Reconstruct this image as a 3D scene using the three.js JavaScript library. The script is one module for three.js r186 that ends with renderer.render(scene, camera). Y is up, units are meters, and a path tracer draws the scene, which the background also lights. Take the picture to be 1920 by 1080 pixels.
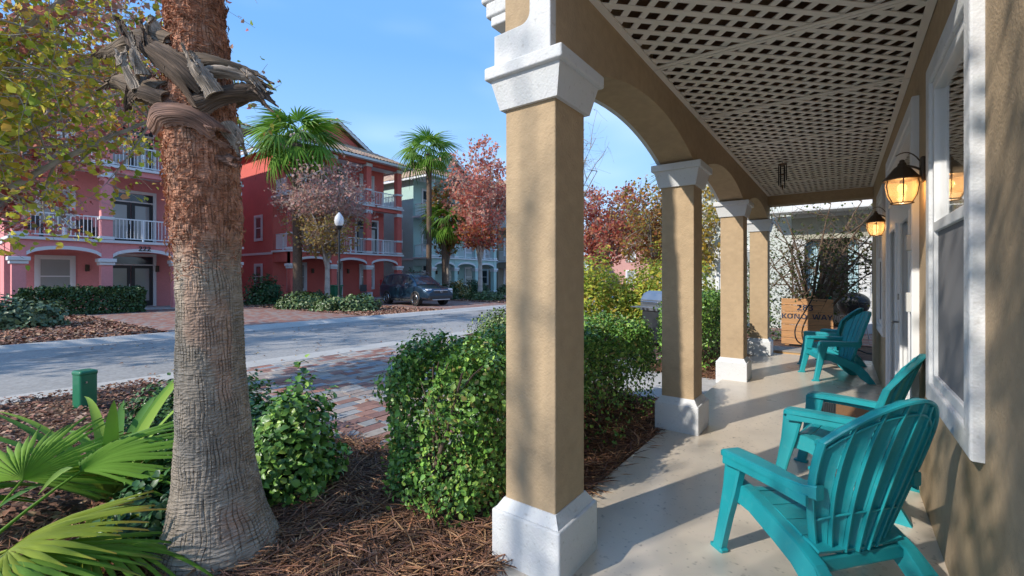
import * as THREE from 'three';
import { mergeGeometries } from 'three/addons/utils/BufferGeometryUtils.js';
import { RoundedBoxGeometry } from 'three/addons/geometries/RoundedBoxGeometry.js';
import { FontLoader } from 'three/addons/loaders/FontLoader.js';
import { TextGeometry } from 'three/addons/geometries/TextGeometry.js';

// ---------- camera, sky, sun, exposure ----------
// x runs from the street (negative) to the porch wall (positive), the porch runs along -z; "d" below is -z
const scene = new THREE.Scene();
const camera = new THREE.PerspectiveCamera(65.4, 16 / 9, 0.05, 600);
camera.position.set(0, 1.4, 0);
camera.rotation.y = 0.634;
camera.setViewOffset(1920, 1080, 0, 19.6, 1920, 1080);

const renderer = new THREE.WebGLRenderer();
renderer.toneMapping = THREE.LinearToneMapping;
renderer.toneMappingExposure = 2.3;
renderer.shadowMap.enabled = true;

const sun = new THREE.DirectionalLight(new THREE.Color(1, 0.93, 0.82), 2.15);
sun.position.set(-0.323 * 60, 0.545 * 60, 0.774 * 60);
sun.castShadow = true;
sun.shadow.radius = 1.2;
sun.shadow.mapSize.set(4096, 4096);
Object.assign(sun.shadow.camera, { left: -60, right: 60, top: 60, bottom: -60, near: 1, far: 160 });
scene.add(sun); scene.add(sun.target);

// ---------- noise and textures ----------
function rng(s) { let a = s >>> 0; return () => { a = (a + 0x6D2B79F5) | 0; let t = Math.imul(a ^ (a >>> 15), 1 | a); t = (t + Math.imul(t ^ (t >>> 7), 61 | t)) ^ t; return ((t ^ (t >>> 14)) >>> 0) / 4294967296; }; }
const h2 = (x, y, s) => { let h = Math.imul(x, 374761393) + Math.imul(y, 668265263) + Math.imul(s, 1442695041); h = Math.imul(h ^ (h >>> 13), 1274126177); return ((h ^ (h >>> 16)) >>> 0) / 4294967296; };
const sm = (t) => t * t * (3 - 2 * t), mix = (a, b, t) => a + (b - a) * t, clamp = (v, a = 0, b = 1) => Math.min(b, Math.max(a, v));
const step01 = (a, b, v) => sm(clamp((v - a) / (b - a)));
function vn(x, y, s, px = 1e6, py = px) { const xi = Math.floor(x), yi = Math.floor(y), fx = sm(x - xi), fy = sm(y - yi), w = (v, p) => ((v % p) + p) % p; const x0 = w(xi, px), x1 = w(xi + 1, px), y0 = w(yi, py), y1 = w(yi + 1, py); return mix(mix(h2(x0, y0, s), h2(x1, y0, s), fx), mix(h2(x0, y1, s), h2(x1, y1, s), fx), fy); }
const fbm = (u, v, f, s, n = 4) => { let a = 0, w = 0.5, t = 0; for (let i = 0; i < n; i++) { a += w * vn(u * f, v * f, s + i, f); t += w; w *= 0.5; f *= 2; } return a / t; };
const toS = (c) => (c <= 0.0031308 ? c * 12.92 : 1.055 * Math.pow(c, 1 / 2.4) - 0.055);
function tex(n, metres, fn, color = true) {          // fn(u, v) -> [r, g, b] linear, or a grey value
  const d = new Uint8Array(n * n * 4);
  for (let j = 0; j < n; j++) for (let i = 0; i < n; i++) {
    let c = fn(i / n, j / n); if (typeof c === 'number') c = [c, c, c];
    for (let k = 0; k < 3; k++) d[(j * n + i) * 4 + k] = 255 * clamp(color ? toS(c[k]) : c[k]);
    d[(j * n + i) * 4 + 3] = 255;
  }
  const t = new THREE.DataTexture(d, n, n); t.wrapS = t.wrapT = THREE.RepeatWrapping; t.magFilter = THREE.LinearFilter; t.minFilter = THREE.LinearMipmapLinearFilter; t.generateMipmaps = true;
  if (color) t.colorSpace = THREE.SRGBColorSpace; t.repeat.set(1 / metres, 1 / metres); t.needsUpdate = true; return t;
}
const lin = (r, g, b) => new THREE.Color().setRGB(r, g, b);
const std = (c, rough = 0.8, o = {}) => new THREE.MeshStandardMaterial({ color: lin(...c), roughness: rough, ...o });
const phy = (c, rough = 0.8, o = {}) => new THREE.MeshPhysicalMaterial({ color: lin(...c), roughness: rough, ...o });

// sky: clear blue, paler towards the horizon, with a few thin streaks of cirrus
{
  const W = 1024, H = 512, d = new Float32Array(W * H * 4);
  const st = [[-90, .42, .45, .45], [-2, .55, .66, .74], [0, .40, .50, .60], [6, .29, .42, .585], [14, .175, .32, .545], [26, .10, .235, .485], [45, .085, .21, .45], [90, .075, .19, .41]];
  for (let j = 0; j < H; j++) {
    const el = (j / (H - 1) - 0.5) * 180; let k = 0; while (k < st.length - 2 && el > st[k + 1][0]) k++;
    const t = clamp((el - st[k][0]) / (st[k + 1][0] - st[k][0]));
    for (let i = 0; i < W; i++) {
      const u = i / W;
      const wisp = Math.pow(clamp(fbm(u + 0.05 * vn(u * 6, el * 0.1, 5, 6, 1e6), el * 0.011, 8, 77, 5) * 1.9 - 0.74), 1.3) * step01(2, 8, el) * (1 - step01(22, 50, el)) * 0.5;
      for (let c = 0; c < 3; c++) d[(j * W + i) * 4 + c] = mix(mix(st[k][c + 1], st[k + 1][c + 1], t), [.86, .9, .95][c], wisp);
      d[(j * W + i) * 4 + 3] = 1;
    }
  }
  const sky = new THREE.DataTexture(d, W, H, THREE.RGBAFormat, THREE.FloatType); sky.mapping = THREE.EquirectangularReflectionMapping; sky.magFilter = THREE.LinearFilter; sky.needsUpdate = true;
  scene.background = sky; scene.environment = sky;
}

// ---------- materials ----------
const grain = tex(512, 0.7, (u, v) => 0.45 * fbm(u, v, 24, 3, 3) + 0.55 * fbm(u, v, 90, 9, 2), false);
const stuccoTone = (c, k = 0.1) => tex(512, 2.6, (u, v) => { const n = 1 + k * (fbm(u, v, 5, 21, 5) - 0.5) * 2 + k * 0.7 * (fbm(u, v, 60, 5, 2) - 0.5) * 2; return c.map((x) => x * n); });
const stucco = (c, k, bump = 0.006, rough = 0.9) => new THREE.MeshStandardMaterial({ map: stuccoTone(c, k), roughness: rough, bumpMap: grain, bumpScale: bump });
const M = {
  tan: stucco([.43, .315, .195], 0.13, 0.0035), white: new THREE.MeshStandardMaterial({ map: tex(1024, 2.3, (u, v) => { const s = step01(.60, .72, fbm(u, v, 14, 23, 5)) * .05 + clamp(fbm(u, v, 130, 29, 2) * 3 - 2.15) * .3, n = 1 + .1 * (fbm(u, v, 5, 21, 5) - .5); return [.64 * n * (1 - s), .65 * n * (1 - s * 1.05), .66 * n * (1 - s * 1.15)]; }), roughness: .85, bumpMap: grain, bumpScale: .0028 }), trim: std([.70, .71, .72], 0.55), lattice: std([.80, .745, .67], 0.6), joist: std([.14, .075, .04], 0.85),
  teal: phy([1, 1, 1], 1, { map: tex(512, .8, (u, v) => { const n = 1 + .16 * (fbm(u, v, 6, 25, 5) - .5), w = clamp(fbm(u, v, 40, 26, 3) * 3 - 2.05) * .35; return [mix(.014 * n, .12, w), mix(.30 * n, .38, w), mix(.345 * n, .40, w)]; }), roughnessMap: tex(256, .6, (u, v) => .3 + .3 * fbm(u, v, 12, 27, 4), false) }),
  glass: phy([1, 1, 1], 0.02, { transmission: 1, thickness: 0, ior: 1.5 }), darkglass: phy([.035, .045, .055], 0.06, { ior: 1.6 }), paleglass: phy([.30, .32, .32], 0.08, { ior: 1.6 }), screen: std([.20, .20, .21], 0.9), room: std([.10, .085, .07], 0.9), curtain: std([.55, .52, .46], 0.95),
  bronze: std([.09, .065, .045], 0.5, { metalness: 0.5 }), amber: phy([.94, .75, .52], 0.2, { transmission: 0.85, thickness: 0 }), bulb: std([1, .8, .5], 0.6, { emissive: lin(1, .62, .25), emissiveIntensity: 1.0 }),
  black: std([.02, .02, .022], 0.45), darkplastic: std([.03, .032, .035], 0.5), rubber: std([.02, .02, .02], 0.8), chrome: std([.6, .6, .62], 0.22, { metalness: 1 }), steel: std([.42, .42, .43], 0.36, { metalness: 0.9 }),
  railing: std([.78, .79, .8], 0.45), greenbox: phy([.012, .17, .085], 0.4, { clearcoat: 0.3 }), greenbin: std([.02, .16, .08], 0.5), beige: std([.42, .34, .24], 0.6), globe: phy([.85, .86, .88], 0.25, { transmission: 0.3, thickness: 0 }),
  concrete: new THREE.MeshStandardMaterial({ map: tex(512, 2.2, (u, v) => { const n = .46 * (1 + .25 * (fbm(u, v, 6, 4, 5) - .5) + .22 * (fbm(u, v, 90, 8, 2) - .5)); return [n, n * .96, n * .9]; }), roughness: 0.9, bumpMap: grain, bumpScale: 0.003 }),
};
M.floor = new THREE.MeshPhysicalMaterial({
  map: tex(1024, 3.1, (u, v) => { const a = fbm(u, v, 4, 31, 5), b = fbm(u, v, 18, 37, 4), s = clamp(fbm(u, v, 150, 41, 2) * 3 - 2.2) * 1.6, st = step01(.62, .74, fbm(u, v, 9, 46, 4)) * .06; const n = (1 + .1 * (a - .5) + .1 * (b - .5)) * (1 - .5 * clamp(s)) * (1 - st); return [.60 * n, .52 * n, .42 * n]; }),
  roughnessMap: tex(512, 2.3, (u, v) => .2 + .3 * fbm(u, v, 7, 51, 5), false), roughness: 1, bumpMap: tex(256, 1.7, (u, v) => fbm(u, v, 9, 61, 4), false), bumpScale: 0.0015, clearcoat: 0.2, clearcoatRoughness: 0.22,
});
M.asphalt = new THREE.MeshStandardMaterial({ map: tex(1024, 5.2, (u, v) => { const n = .31 * (1 + .4 * (fbm(u, v, 4, 71, 5) - .5) + .55 * (fbm(u, v, 160, 73, 2) - .5)) * (1 - .25 * step01(.62, .7, fbm(u, v, 7, 79, 4))); return [n, n * .965, n * .92]; }), roughness: 0.92, bumpMap: grain, bumpScale: 0.004 });
M.soil = new THREE.MeshStandardMaterial({ map: tex(1024, 2.4, (u, v) => { const a = fbm(u, v, 7, 81, 5), b = fbm(u, v, 70, 83, 3); const n = .55 + .9 * a * b * 2; return [.105 * n, .055 * n, .036 * n]; }), roughness: 1, bumpMap: tex(512, 1.3, (u, v) => fbm(u, v, 28, 85, 4), false), bumpScale: 0.03 });
M.ground = new THREE.MeshStandardMaterial({ map: tex(512, 9, (u, v) => { const a = fbm(u, v, 8, 91, 5), b = fbm(u, v, 64, 93, 3); return [.07 * (.6 + a * b * 2), .075 * (.6 + a * b * 1.6), .03 * (.6 + a)]; }), roughness: 1 });
M.farpaver = new THREE.MeshStandardMaterial({ map: tex(512, 2.4, (u, v) => { const r = Math.floor(v * 16), o = (r % 2) * .5, c = Math.floor(u * 10 + o), k = h2(c % 10, r, 5), f = Math.min((u * 10 + o) % 1, (v * 16) % 1); const p = k < .5 ? [.27, .13, .10] : k < .8 ? [.27, .22, .2] : [.34, .21, .16]; const m = (f < .08 ? .65 : 1) * (.9 + .25 * fbm(u, v, 30, 6, 3)); return p.map((x) => x * m); }), roughness: 0.9, bumpMap: grain, bumpScale: 0.003 });
const woodMap = (c, s) => tex(512, 1, (u, v) => { const g = fbm(u, v, 3, s, 3), w = .5 + .5 * Math.sin((v * 40 + g * 9 + vn(u * 3, v * 90, s, 3, 90) * 2) * 2), n = .72 + .42 * w * .5 + .25 * vn(u * 6, v * 180, s + 3, 6, 180); return c.map((x, i) => x * n * (1 - .06 * i * w)); });
M.cedar = new THREE.MeshStandardMaterial({ map: woodMap([.50, .27, .12], 101), roughness: 0.65 });
M.plank = new THREE.MeshStandardMaterial({ map: woodMap([.33, .29, .25], 103), roughness: 0.85 });
M.lumber = new THREE.MeshStandardMaterial({ map: woodMap([.55, .36, .17], 105), roughness: 0.75 });
const bark = (c, s, o = {}) => new THREE.MeshStandardMaterial({ map: tex(256, 0.5, (u, v) => { const n = .6 + .8 * fbm(u, v, 8, s, 4); return c.map((x) => x * n); }), roughness: 0.95, ...o });
M.barkGrey = bark([.30, .26, .22], 111); M.barkBrown = bark([.14, .095, .065], 113); M.barkPale = bark([.42, .38, .34], 115);
const leafMat = (rough = 0.55, tr = 0.35) => phy([1, 1, 1], rough, { transmission: tr, thickness: 0, specularIntensity: .25, side: THREE.DoubleSide });
M.leaf = leafMat(0.95, 0.5); M.gloss = phy([1, 1, 1], 0.42, { side: THREE.DoubleSide, specularIntensity: .8, clearcoat: 0.08, clearcoatRoughness: 0.25 });
M.tile = new THREE.MeshStandardMaterial({ map: tex(512, 4, (u, v) => { const k = h2(Math.floor(u * 16), Math.floor(v * 11), 9), n = .75 + .5 * k + .3 * (fbm(u, v, 40, 15, 3) - .5); return [.44 * n, (.26 + .05 * k) * n, .195 * n]; }), roughness: 0.85 });

// ---------- geometry helpers ----------
const taken = {};
function numbered(name) { const n = taken[name] = (taken[name] ?? -1) + 1; return n ? name + '_' + String(n).padStart(3, '0') : name; }
function boxUV(g) {                                     // uv in metres, by the way each face points
  g = g.index ? g.toNonIndexed() : g; if (!g.attributes.normal) g.computeVertexNormals();
  const p = g.attributes.position, uv = new Float32Array(p.count * 2), a = new THREE.Vector3(), b = new THREE.Vector3(), c = new THREE.Vector3();
  for (let i = 0; i < p.count; i += 3) {
    a.fromBufferAttribute(p, i); b.fromBufferAttribute(p, i + 1).sub(a); c.fromBufferAttribute(p, i + 2).sub(a); b.cross(c);
    const x = Math.abs(b.x), y = Math.abs(b.y), z = Math.abs(b.z);
    for (let k = i; k < i + 3; k++) { const X = p.getX(k), Y = p.getY(k), Z = p.getZ(k); if (y >= x && y >= z) { uv[2 * k] = X; uv[2 * k + 1] = Z; } else if (x >= z) { uv[2 * k] = Z; uv[2 * k + 1] = Y; } else { uv[2 * k] = X; uv[2 * k + 1] = Y; } }
  }
  g.setAttribute('uv', new THREE.BufferAttribute(uv, 2)); return g;
}
function join(list) { return list.length === 1 ? boxUV(list[0]) : mergeGeometries(list.map((g) => { g = boxUV(g); for (const k of Object.keys(g.attributes)) if (!['position', 'normal', 'uv', 'color'].includes(k)) g.deleteAttribute(k); return g; })); }
function mesh(name, geo, mat, parent, pos, turn) {
  const m = new THREE.Mesh(Array.isArray(geo) ? join(geo) : geo, mat); m.name = parent ? name : numbered(name); m.castShadow = m.receiveShadow = true;
  if (pos) m.position.set(...pos); if (turn) m.rotation.y = turn; (parent || scene).add(m); return m;
}
function thing(name, label, category, pos = [0, 0, 0], turn = 0, group) {
  const o = new THREE.Group(); o.name = numbered(name); o.position.set(...pos); o.rotation.y = turn; o.userData = { label, category }; if (group) o.userData.group = group; scene.add(o); return o;
}
const tag = (o, label, category, group) => { Object.assign(o.userData, { label, category }); if (group) o.userData.group = group; return o; };
const struct = (name, geo, mat, parent) => { const m = mesh(name, geo, mat, parent); if (!parent) m.userData.kind = 'structure'; return m; };
const bx = (x0, x1, y0, y1, d0, d1) => new THREE.BoxGeometry(x1 - x0, y1 - y0, d1 - d0).translate((x0 + x1) / 2, (y0 + y1) / 2, -(d0 + d1) / 2);   // by extents, d = -z
const rbx = (x0, x1, y0, y1, d0, d1, r = 0.01, s = 2) => new RoundedBoxGeometry(x1 - x0, y1 - y0, d1 - d0, s, r).translate((x0 + x1) / 2, (y0 + y1) / 2, -(d0 + d1) / 2);
const V = (x, y, z) => new THREE.Vector3(x, y, z);
function tube(pts, r0, r1, sides = 6) {                 // tapered tube through points
  const n = pts.length, pos = [], idx = [], t = V(0, 0, 0), a = V(0, 0, 0), b = V(0, 0, 0);
  for (let i = 0; i < n; i++) {
    t.subVectors(pts[Math.min(n - 1, i + 1)], pts[Math.max(0, i - 1)]).normalize(); a.set(Math.abs(t.y) > .9 ? 1 : 0, Math.abs(t.y) > .9 ? 0 : 1, 0).cross(t).normalize(); b.crossVectors(t, a);
    const r = Array.isArray(r0) ? r0[i] : mix(r0, r1, i / (n - 1));
    for (let k = 0; k < sides; k++) { const w = k / sides * Math.PI * 2, cs = Math.cos(w) * r, sn = Math.sin(w) * r; pos.push(pts[i].x + a.x * cs + b.x * sn, pts[i].y + a.y * cs + b.y * sn, pts[i].z + a.z * cs + b.z * sn); }
  }
  for (let i = 0; i < n - 1; i++) for (let k = 0; k < sides; k++) { const p = i * sides + k, q = i * sides + (k + 1) % sides; idx.push(p, q, p + sides, q, q + sides, p + sides); }
  pos.push(pts[0].x, pts[0].y, pts[0].z, pts[n - 1].x, pts[n - 1].y, pts[n - 1].z); const c0 = n * sides, c1 = c0 + 1, L = (n - 1) * sides;
  for (let k = 0; k < sides; k++) { const q = (k + 1) % sides; idx.push(c0, q, k, c1, L + k, L + q); }
  const g = new THREE.BufferGeometry(); g.setAttribute('position', new THREE.Float32BufferAttribute(pos, 3)); g.setIndex(idx); g.computeVertexNormals(); return g;
}
function curve3(a, c, b, n = 5) { const o = []; for (let i = 0; i <= n; i++) { const t = i / n, s = 1 - t; o.push(V(a.x * s * s + 2 * c.x * s * t + b.x * t * t, a.y * s * s + 2 * c.y * s * t + b.y * t * t, a.z * s * s + 2 * c.z * s * t + b.z * t * t)); } return o; }
function sheet(nu, nv, f, thick = 0) {                  // surface f(u, v) -> [x, y, z]; with a thickness it is closed round the rim
  const P = [], idx = [], w = nu + 1, N = w * (nv + 1), uvs = [];
  for (let j = 0; j <= nv; j++) for (let i = 0; i <= nu; i++) { P.push(V(...f(i / nu, j / nv))); uvs.push(i / nu, j / nv); }
  const at = (i, j) => P[clamp(j, 0, nv) * w + clamp(i, 0, nu)], pos = [];
  for (const p of P) pos.push(p.x, p.y, p.z);
  for (let j = 0; j < nv; j++) for (let i = 0; i < nu; i++) { const p = j * w + i; idx.push(p, p + 1, p + w, p + 1, p + w + 1, p + w); }
  if (thick) {
    const e1 = V(0, 0, 0), e2 = V(0, 0, 0);
    for (let j = 0; j <= nv; j++) for (let i = 0; i <= nu; i++) { e1.subVectors(at(i + 1, j), at(i - 1, j)); e2.subVectors(at(i, j + 1), at(i, j - 1)); e1.cross(e2).normalize(); const p = at(i, j); pos.push(p.x - e1.x * thick, p.y - e1.y * thick, p.z - e1.z * thick); uvs.push(i / nu, j / nv); }
    for (let j = 0; j < nv; j++) for (let i = 0; i < nu; i++) { const p = N + j * w + i; idx.push(p, p + w, p + 1, p + 1, p + w, p + w + 1); }
    const rim = (p, q) => idx.push(p, p + N, q, q, p + N, q + N);
    for (let i = 0; i < nu; i++) { rim(i + 1, i); rim(nv * w + i, nv * w + i + 1); }
    for (let j = 0; j < nv; j++) { rim(j * w, (j + 1) * w); rim((j + 1) * w + nu, j * w + nu); }
  }
  const g = new THREE.BufferGeometry(); g.setAttribute('position', new THREE.Float32BufferAttribute(pos, 3)); g.setAttribute('uv', new THREE.Float32BufferAttribute(uvs, 2)); g.setIndex(idx); g.computeVertexNormals(); return g;
}
function crease(g) { g = g.toNonIndexed(); g.computeVertexNormals(); return g; }
// polygon in (d, y) or (x, y) pulled to a thickness
function slab(points, depth, bevel = 0, holes = []) {
  const s = new THREE.Shape(points.map((p) => new THREE.Vector2(...p))); for (const h of holes) s.holes.push(new THREE.Path(h.map((p) => new THREE.Vector2(...p))));
  return new THREE.ExtrudeGeometry(s, { depth, bevelEnabled: bevel > 0, bevelSize: bevel, bevelThickness: bevel, bevelOffset: -bevel, bevelSegments: 2, curveSegments: 4 });
}
const alongD = (g, x) => g.rotateY(Math.PI / 2).translate(x, 0, 0);   // a slab drawn in (d, y): its thickness then runs along +x from x

// ---------- leaves ----------
function leafGeo(w = .5, fold = .14, bend = .12) {       // unit leaf along +y, folded at the midrib
  const p = [0, 0, 0, -w * .8, .32, fold * .8, 0, .36, 0, w * .8, .32, fold * .8, -w * .62, .68, fold * .6, 0, .7, -bend * .4, w * .62, .68, fold * .6, 0, 1, -bend];
  const g = new THREE.BufferGeometry(); g.setAttribute('position', new THREE.Float32BufferAttribute(p, 3)); g.setIndex([0, 2, 1, 0, 3, 2, 1, 2, 5, 1, 5, 4, 2, 3, 6, 2, 6, 5, 4, 5, 7, 5, 6, 7]); g.computeVertexNormals(); return g;
}
const LEAF = leafGeo(.42), ROUND = leafGeo(.5, .14, .2), NARROW = leafGeo(.2, .08, .3), NEEDLE = leafGeo(.03, .01, .05);
const _m = new THREE.Matrix4(), _q = new THREE.Quaternion(), _s = V(1, 1, 1), _up = V(0, 1, 0), _z = V(0, 0, 1), _c = new THREE.Color();
function leaves(name, list, geo, mat, parent) {          // list of { p, n (way the face looks), s, c, spin }
  const o = new THREE.InstancedMesh(geo, mat, list.length); o.name = parent ? name : numbered(name);
  list.forEach((l, i) => { _q.setFromUnitVectors(_z, l.n); const q2 = new THREE.Quaternion().setFromAxisAngle(_z, l.spin); _q.multiply(q2); _m.compose(l.p, _q, _s.set(l.s, l.s, l.s)); o.setMatrixAt(i, _m); o.setColorAt(i, _c.setRGB(...l.c)); });
  o.castShadow = o.receiveShadow = true; o.userData.kind = 'stuff'; (parent || scene).add(o); return o;
}
const dirOf = (R) => { const z = R() * 2 - 1, a = R() * 6.2832, r = Math.sqrt(1 - z * z); return V(r * Math.cos(a), z, r * Math.sin(a)); };
const pick = (R, pal) => { const [r, g, b, k = .3] = pal[Math.floor(R() * pal.length)], n = 1 - k + 2 * k * R(); return [r * n, g * n, b * n * (.85 + .3 * R())]; };

// ---------- ground, street, drive ----------
const GY = -0.1;                                        // level of the street; the porch floor is 0
struct('ground', new THREE.PlaneGeometry(900, 900).rotateX(-Math.PI / 2).translate(0, GY - 0.05, 0), M.ground);
const flat = (x0, x1, d0, d1, y) => boxUV(new THREE.PlaneGeometry(x1 - x0, d1 - d0).rotateX(-Math.PI / 2).translate((x0 + x1) / 2, y, -(d0 + d1) / 2));
struct('road', [flat(-13.45, -8.45, -60, 70, GY)], M.asphalt);
struct('gutter', [bx(-8.452, -7.9, GY - .2, GY + .012, -60, 70)], M.concrete);
{ const prof = [[-13.44, GY + .004], [-13.62, GY + .012], [-13.8, GY + .09], [-13.98, GY + .1], [-13.98, GY - .2], [-13.44, GY - .2]];
  const kerb = struct('kerb', [slab(prof, 130).translate(0, 0, -70)], M.concrete); kerb.castShadow = true; }
struct('far_verge', [flat(-60, -13.97, -60, 80, GY + .03)], M.soil);
struct('brick_drive', [flat(-25.3, -13.97, 4.2, 10.4, GY + .045)], M.farpaver);
struct('brick_drive', [flat(-25.3, -13.97, 14.6, 20.4, GY + .045)], M.farpaver);
struct('brick_drive', [flat(-25.3, -13.97, 25.5, 31.0, GY + .045)], M.farpaver);
// uneven planting bed between the street and the porch
function bed(x0, x1, d0, d1, y, amp, n, m) { return sheet(n, m, (u, v) => { const x = mix(x0, x1, u), d = mix(d0, d1, v), e = Math.min(1, 6 * Math.min(u, 1 - u), 6 * Math.min(v, 1 - v)); return [x, y + e * amp * (vn(x * 1.1, d * 1.1, 7) + .35 * vn(x * 6, d * 6, 8)), -d]; }); }
struct('mulch_bed', [bed(-7.9, -1.34, -3, 2.1, -.085, .05, 90, 70)], M.soil);
struct('walkway', [bx(-1.335, 3, -.25, -.02, -7, 1.495)], M.concrete);
struct('mulch_bed', [bed(-2.6, -1.34, 2.1, 5.2, -.075, .04, 24, 60), bed(-2.5, -1.34, 6.9, 12, -.075, .04, 20, 60)], M.soil);
struct('garden_path', [bx(-2.6, -1.345, -.25, -.055, 5.2, 6.9)], M.concrete);
struct('garden_ground', [flat(-7.9, 8, 8.6, 60, GY + .02)], M.soil);
// clay and concrete pavers of the drive, laid in courses along it
{
  const drive = struct('driveway', [flat(-7.9, -2.55, 2.1, 8.6, GY - .01)], std([.16, .13, .1], 1));
  const R = rng(12), pal = [[.32, .17, .13], [.34, .15, .11], [.28, .15, .125], [.33, .32, .31], [.37, .35, .33], [.27, .28, .30], [.42, .36, .31], [.38, .30, .26], [.36, .31, .27]];
  const paverMap = tex(256, .7, (u, v) => { const n = .8 + .4 * fbm(u, v, 14, 121, 4); return [n * .95, n * .95, n * .95]; });
  const mats = []; for (const c of pal) for (const k of [.88, 1.08]) mats.push(new THREE.MeshStandardMaterial({ color: lin(c[0] * k, c[1] * k, c[2] * k), map: paverMap, roughness: .85, bumpMap: grain, bumpScale: .003 }));
  const shapes = {}; for (const L of [.15, .225, .3]) shapes[L] = boxUV(new RoundedBoxGeometry(.142, .06, L - .008, 1, .006));
  const all = [];
  for (let x = -7.82, r = 0; x < -2.56; x += .15, r++) { let d = 2.1 - (r % 3) * .05; while (d < 8.5) { const L = [.15, .225, .225, .3][Math.floor(R() * 4)]; all.push({ x, d: d + L / 2, L, y: (R() - .5) * .006, t: (R() - .5) * .012, m: Math.floor(R() * mats.length) }); d += L; } }
  all.sort((a, b) => Math.hypot(a.x, a.d) - Math.hypot(b.x, b.d));
  const hidden = (p) => p.x > -2.45 && p.d > 2.3;
  const near = all.filter((p) => !hidden(p)).slice(0, 300), rest = all.filter((p) => !near.includes(p));
  for (const p of near) { const b = mesh('paver', shapes[p.L], mats[p.m], drive, [p.x, GY - .02 + p.y, -p.d]); b.rotation.set((R() - .5) * .012, p.t, (R() - .5) * .02); }
  const merged = mats.map(() => []);
  const col = []; const g = join(rest.map((p) => { const q = shapes[p.L].clone().rotateY(p.t).translate(p.x, GY - .02 + p.y, -p.d), c = mats[p.m].color, a = new Float32Array(q.attributes.position.count * 3); for (let i = 0; i < a.length; i += 3) { a[i] = c.r; a[i + 1] = c.g; a[i + 2] = c.b; } q.setAttribute('color', new THREE.BufferAttribute(a, 3)); return q; }));
  const far = mesh('far_pavers', g, new THREE.MeshStandardMaterial({ vertexColors: true, map: paverMap, roughness: .85 }), drive); far.userData.kind = 'stuff';
}

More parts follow.
